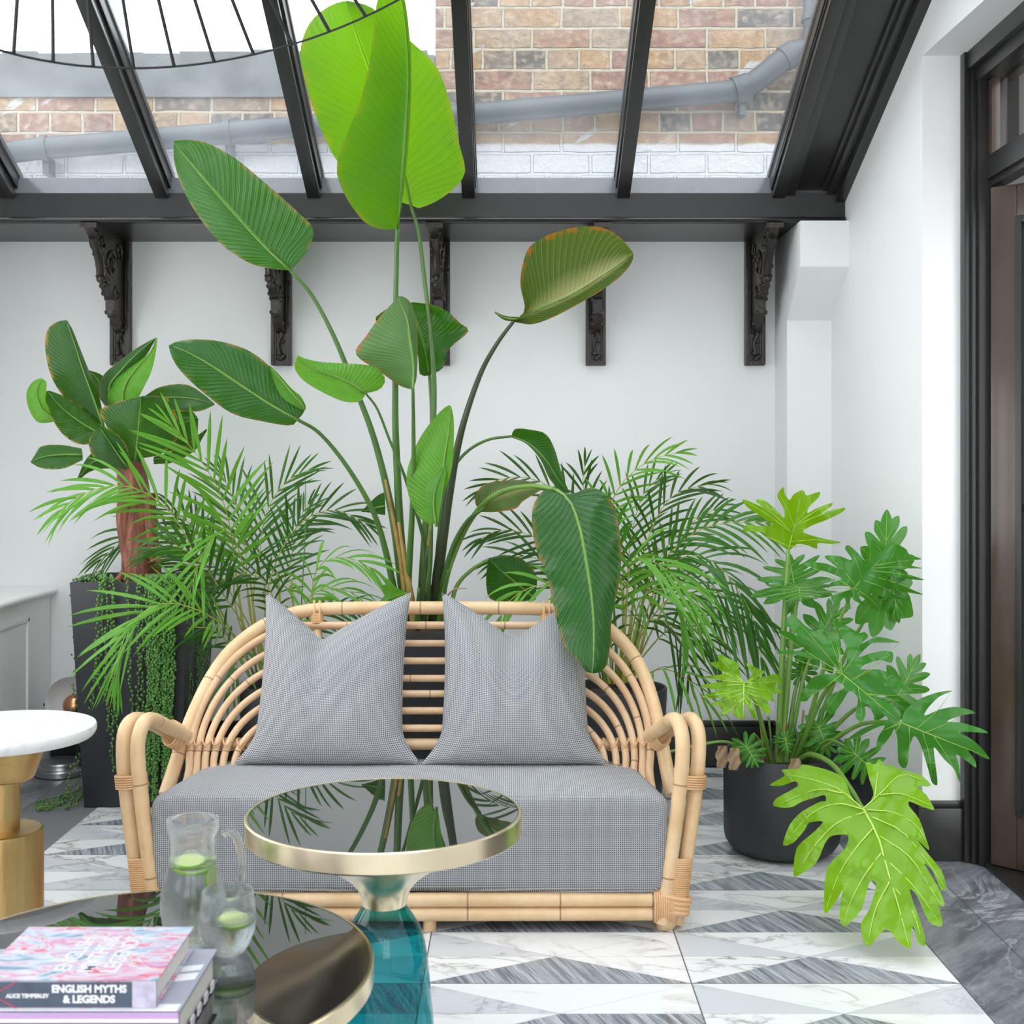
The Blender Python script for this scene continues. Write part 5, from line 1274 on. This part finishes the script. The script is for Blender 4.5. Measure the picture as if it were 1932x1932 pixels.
traced([(960, 1110), (930, 1080), (880, 1040), (800, 1030), (720, 1008), (615, 1000), (640, 985), (740, 988), (800, 1000), (740, 960), (700, 935), (610, 885), (660, 880), (720, 905), (680, 860), (645, 850), (690, 790), (720, 810), (760, 850), (800, 880), (835, 870), (845, 815), (870, 870), (880, 910), (905, 870), (940, 900), (955, 960), (940, 1030), (962, 1075), (985, 1040), (980, 960), (950, 900), (910, 815), (960, 840), (1000, 860), (1050, 890), (1080, 885), (1100, 910), (1060, 950), (1150, 910), (1270, 940), (1210, 942), (1120, 945), (1060, 1000), (1050, 1020), (1110, 1000), (1180, 985), (1230, 995), (1225, 1050), (1160, 1035), (1080, 1060), (1060, 1085), (1150, 1085), (1220, 1110), (1360, 1215), (1290, 1190), (1210, 1172), (1230, 1200), (1310, 1260), (1350, 1300), (1280, 1280), (1200, 1230), (1140, 1220), (1200, 1260), (1270, 1310), (1265, 1365), (1200, 1340), (1140, 1280), (1115, 1262), (1165, 1310), (1150, 1360), (1100, 1275), (1080, 1270), (1085, 1330), (1060, 1370), (1030, 1330), (1045, 1240), (1000, 1200), (960, 1260), (910, 1325), (870, 1300), (890, 1230), (970, 1185), (955, 1160), (900, 1150), (880, 1180), (800, 1220), (770, 1255), (735, 1250), (750, 1200), (800, 1130), (860, 1110), (920, 1112)],
       (960, 1110), (1260, 1360), 3.50, -.06, .10, 'leaf_philo', PB_(20), wob=2.)
traced([(435, 1155), (425, 1140), (410, 1090), (400, 1050), (330, 1015), (290, 1005), (300, 1040), (250, 1050), (290, 1080), (330, 1108), (215, 1125), (300, 1140), (330, 1148), (205, 1170), (260, 1190), (310, 1192), (205, 1230), (280, 1240), (330, 1232), (280, 1260), (250, 1270), (320, 1290), (310, 1335), (370, 1310), (385, 1280), (380, 1330), (420, 1350), (440, 1340), (430, 1270), (450, 1280), (490, 1355), (500, 1330), (470, 1240), (500, 1260), (550, 1320), (580, 1315), (560, 1250), (600, 1260), (590, 1220), (650, 1205), (600, 1180), (640, 1150), (610, 1110), (560, 1120), (500, 1132), (550, 1100), (510, 1080), (450, 1050), (455, 1070), (480, 1110), (455, 1140)],
       (435, 1155), (430, 1345), 3.63, -.06, .06, 'leaf_philo_young', PB_(-25), wob=3.)
traced([(1275, 1372), (1215, 1352), (1150, 1372), (1060, 1405), (980, 1465), (1060, 1440), (1130, 1402), (1190, 1385), (1150, 1450), (1140, 1525), (1170, 1500), (1220, 1440), (1240, 1402), (1255, 1460), (1260, 1580), (1290, 1615), (1310, 1590), (1320, 1500), (1345, 1440), (1380, 1490), (1420, 1620), (1440, 1690), (1470, 1700), (1460, 1600), (1450, 1500), (1500, 1560), (1560, 1620), (1590, 1690), (1585, 1600), (1570, 1540), (1620, 1570), (1675, 1610), (1670, 1570), (1630, 1510), (1700, 1550), (1750, 1565), (1700, 1500), (1640, 1450), (1580, 1420), (1660, 1420), (1740, 1425), (1700, 1400), (1600, 1370), (1520, 1362), (1600, 1330), (1675, 1320), (1640, 1300), (1560, 1285), (1480, 1300), (1400, 1332), (1420, 1290), (1480, 1230), (1550, 1200), (1480, 1205), (1380, 1240), (1310, 1290), (1285, 1330)],
       (1275, 1372), (1740, 1555), 3.42, -.12, .16, 'leaf_philo', PB_(35), wob=4.)
philo((1500, 1112), 3.92, 100, 92, 1.25, 'leaf_philo', PB_(-5), .06, .35, seed=2, fs=.75)
philo((1508, 1108), 3.80, -85, 60, 1.9, 'leaf_philo', PB_(-5), -.14, .2, seed=3, fs=.45)
philo((1668, 1115), 3.62, 88, 150, .55, 'leaf_philo', PB_(35), .0, .5, seed=5)
philo((1680, 1085), 3.60, -80, 90, .5, 'leaf_philo', None, .0, .5, seed=25)
philo((1540, 1215), 3.86, 62, 92, .95, 'leaf_philo', PB_(5), .05, .3, seed=9)
philo((1512, 1272), 3.86, 80, 44, 1.1, 'leaf_philo', PB_(2), .04, .3, seed=10)
philo((1690, 1320), 3.58, 62, 95, .8, 'leaf_philo', PB_(35), .03, .4, seed=11)
philo((1408, 1408), 3.66, -60, 46, 1.15, 'leaf_philo', PB_(-30), -.02, .2, seed=12, sr=(.002, .003))
philo((1482, 1395), 3.74, -80, 30, 1.1, 'leaf_philo', PB_(-5), -.02, .2, seed=13, sr=(.002, .003))
philo((1545, 1372), 3.72, -70, 60, 1.1, 'leaf_philo', PB_(10), -.02, .3, seed=14, sr=(.003, .005))
philo((1612, 1422), 3.58, -42, 66, 1.0, 'leaf_philo', PB_(25), -.02, .3, seed=15, sr=(.003, .004))
philo((1528, 1410), 3.80, 10, 40, 1.0, 'leaf_philo', PB_(8), .0, .3, seed=16, sr=(.002, .003))
# the large fresh leaf hanging over the pot to the floor
fr = [(1628, 1526), (1604, 1498), (1592, 1468), (1560, 1452), (1513, 1442), (1508, 1450), (1475, 1452), (1480, 1464), (1452, 1481), (1476, 1482), (1500, 1474), (1504, 1484), (1465, 1506), (1459, 1520), (1478, 1524), (1496, 1522), (1514, 1512), (1534, 1506), (1556, 1500), (1558, 1511),
      (1546, 1513), (1512, 1532), (1490, 1556), (1477, 1594), (1497, 1590), (1518, 1566), (1527, 1552), (1553, 1550), (1535, 1570), (1503, 1600), (1497, 1648), (1504, 1653), (1540, 1628), (1556, 1592), (1570, 1577), (1600, 1576), (1594, 1602), (1560, 1638), (1554, 1715), (1562, 1721), (1584, 1690), (1600, 1655), (1612, 1640),
      (1630, 1622), (1618, 1645), (1592, 1670), (1584, 1730), (1594, 1748), (1626, 1715), (1640, 1665), (1654, 1668), (1640, 1715), (1624, 1745), (1630, 1780), (1642, 1784), (1668, 1754), (1682, 1760), (1694, 1776), (1717, 1790), (1719, 1760), (1724, 1748), (1732, 1778), (1745, 1785), (1744, 1762), (1728, 1715), (1716, 1678),
      (1730, 1690), (1752, 1738), (1772, 1748), (1778, 1742), (1770, 1705), (1744, 1668), (1758, 1690), (1776, 1710), (1782, 1704), (1768, 1670), (1744, 1630), (1758, 1640), (1776, 1680), (1785, 1672), (1776, 1642), (1752, 1612), (1726, 1580), (1712, 1578), (1730, 1584), (1752, 1604), (1750, 1590), (1734, 1545), (1716, 1522), (1716, 1512),
      (1740, 1522), (1760, 1528), (1762, 1524), (1748, 1500), (1730, 1484), (1750, 1484), (1756, 1480), (1740, 1464), (1718, 1456), (1690, 1448), (1676, 1442), (1670, 1446), (1660, 1432), (1650, 1442), (1634, 1438), (1640, 1470), (1648, 1500)]
def fnf(x, y):
    ax = Vector((.41, .91)); r_ = Vector((x - 1628, y - 1526)); s = r_.dot(ax) / 285; t = (r_.x * .91 - r_.y * .41) / 150
    d = 3.20 - .27 * max(s, -.4) + .05 * t * t - .05 * s * abs(t) + .008 * math.sin(.07 * x + .03 * y) + .006 * math.sin(.11 * y - .05 * x)
    return P(x, y, d)
vf = [[(1628, 1526), (1580, 1488), (1520, 1468), (1480, 1462)], [(1590, 1497), (1540, 1490), (1475, 1515)], [(1630, 1528), (1580, 1516), (1530, 1536), (1485, 1585)], [(1634, 1532), (1580, 1552), (1535, 1598), (1505, 1645)], [(1648, 1562), (1610, 1606), (1580, 1655), (1560, 1712)],
      [(1662, 1610), (1632, 1650), (1605, 1700), (1592, 1742)], [(1678, 1664), (1652, 1715), (1637, 1778)], [(1628, 1526), (1660, 1498), (1700, 1462), (1745, 1474)], [(1650, 1506), (1658, 1440)], [(1636, 1528), (1690, 1534), (1730, 1560), (1750, 1595)], [(1645, 1542), (1700, 1568), (1745, 1620), (1780, 1670)],
      [(1660, 1578), (1715, 1616), (1755, 1675), (1776, 1708)], [(1672, 1622), (1720, 1668), (1755, 1715), (1774, 1744)], [(1690, 1678), (1722, 1720), (1740, 1780)], [(1660, 1500), (1700, 1498), (1758, 1520)]]
lobed(fr, [(1628, 1526), (1656, 1578), (1675, 1645), (1692, 1700), (1715, 1786)], vf, fnf, 'leaf_philo_young', ph, [fnf(1628, 1526), P(1605, 1488, 3.35), P(1570, 1442, 3.55), P(1530, 1424, 3.68), P(1500, 1440, 3.79)], (.005, .010), vr=.002)
for (x, y, D) in ((1362, 1428, 3.66), (1385, 1432, 3.64), (1500, 1452, 3.62)):
    b = MB(); N = 7; rows = [[P(x + (j - 3) * 4 * (1 - .3 * abs(i - 3) / 3) + 2 * math.sin(i * 2 + j), y + (i - 3) * 7, D - .012 * math.sin(i * 1.7 + j * 1.3)) for j in range(N)] for i in range(N)]
    b.grid(rows); b.build('withered_leaf', 'dead', ph, angle=180, fixn=False)
b = MB(); b.tube(cr([P(1440, 1438, 3.78), P(1380, 1402, 3.68), P(1330, 1403, 3.66), P(1265, 1418, 3.64)], 8), .004, 7); b.build('runner_stem', 'petiole_pale', ph)
for k in range(9):
    x = 1440 + k * 12; b = MB(); b.tube(cr([P(x, 1440, 3.80), P(x + 2 + 4 * (k % 3) - 3, 1405, 3.79), P(x + 6 * (k % 4) - 8, 1340 + 12 * (k % 3), 3.80)], 5), .0035, 6); b.build('stem', 'petiole' if k % 3 else 'husk', ph)

# ------------------------------------------------------------------ light, camera
w = bpy.data.worlds.new('overcast_sky'); sc.world = w; w.use_nodes = True
bg = w.node_tree.nodes['Background']; bg.inputs[0].default_value = (.965, .985, 1., 1); bg.inputs[1].default_value = 3.9
cam = bpy.data.cameras.new('camera'); co = bpy.data.objects.new('camera', cam); COL.objects.link(co)
co.location = (0, 0, CZ); co.rotation_euler = (PI / 2, 0, 0)
cam.sensor_width = 36; cam.lens = 36 * F / 1932; cam.shift_y = -(966 - HY) / 1932
cam.clip_start = .05; cam.clip_end = 100
cam.dof.use_dof = True; cam.dof.focus_distance = 3.75; cam.dof.aperture_fstop = 8.
sc.camera = co
sc.view_settings.view_transform = 'Standard'; sc.view_settings.look = 'None'; sc.view_settings.gamma = 1; sc.view_settings.use_curve_mapping = False
sc.view_settings.exposure = 0.0
sc.cycles.max_bounces = 14; sc.cycles.transmission_bounces = 12; sc.cycles.transparent_max_bounces = 16; sc.cycles.diffuse_bounces = 5
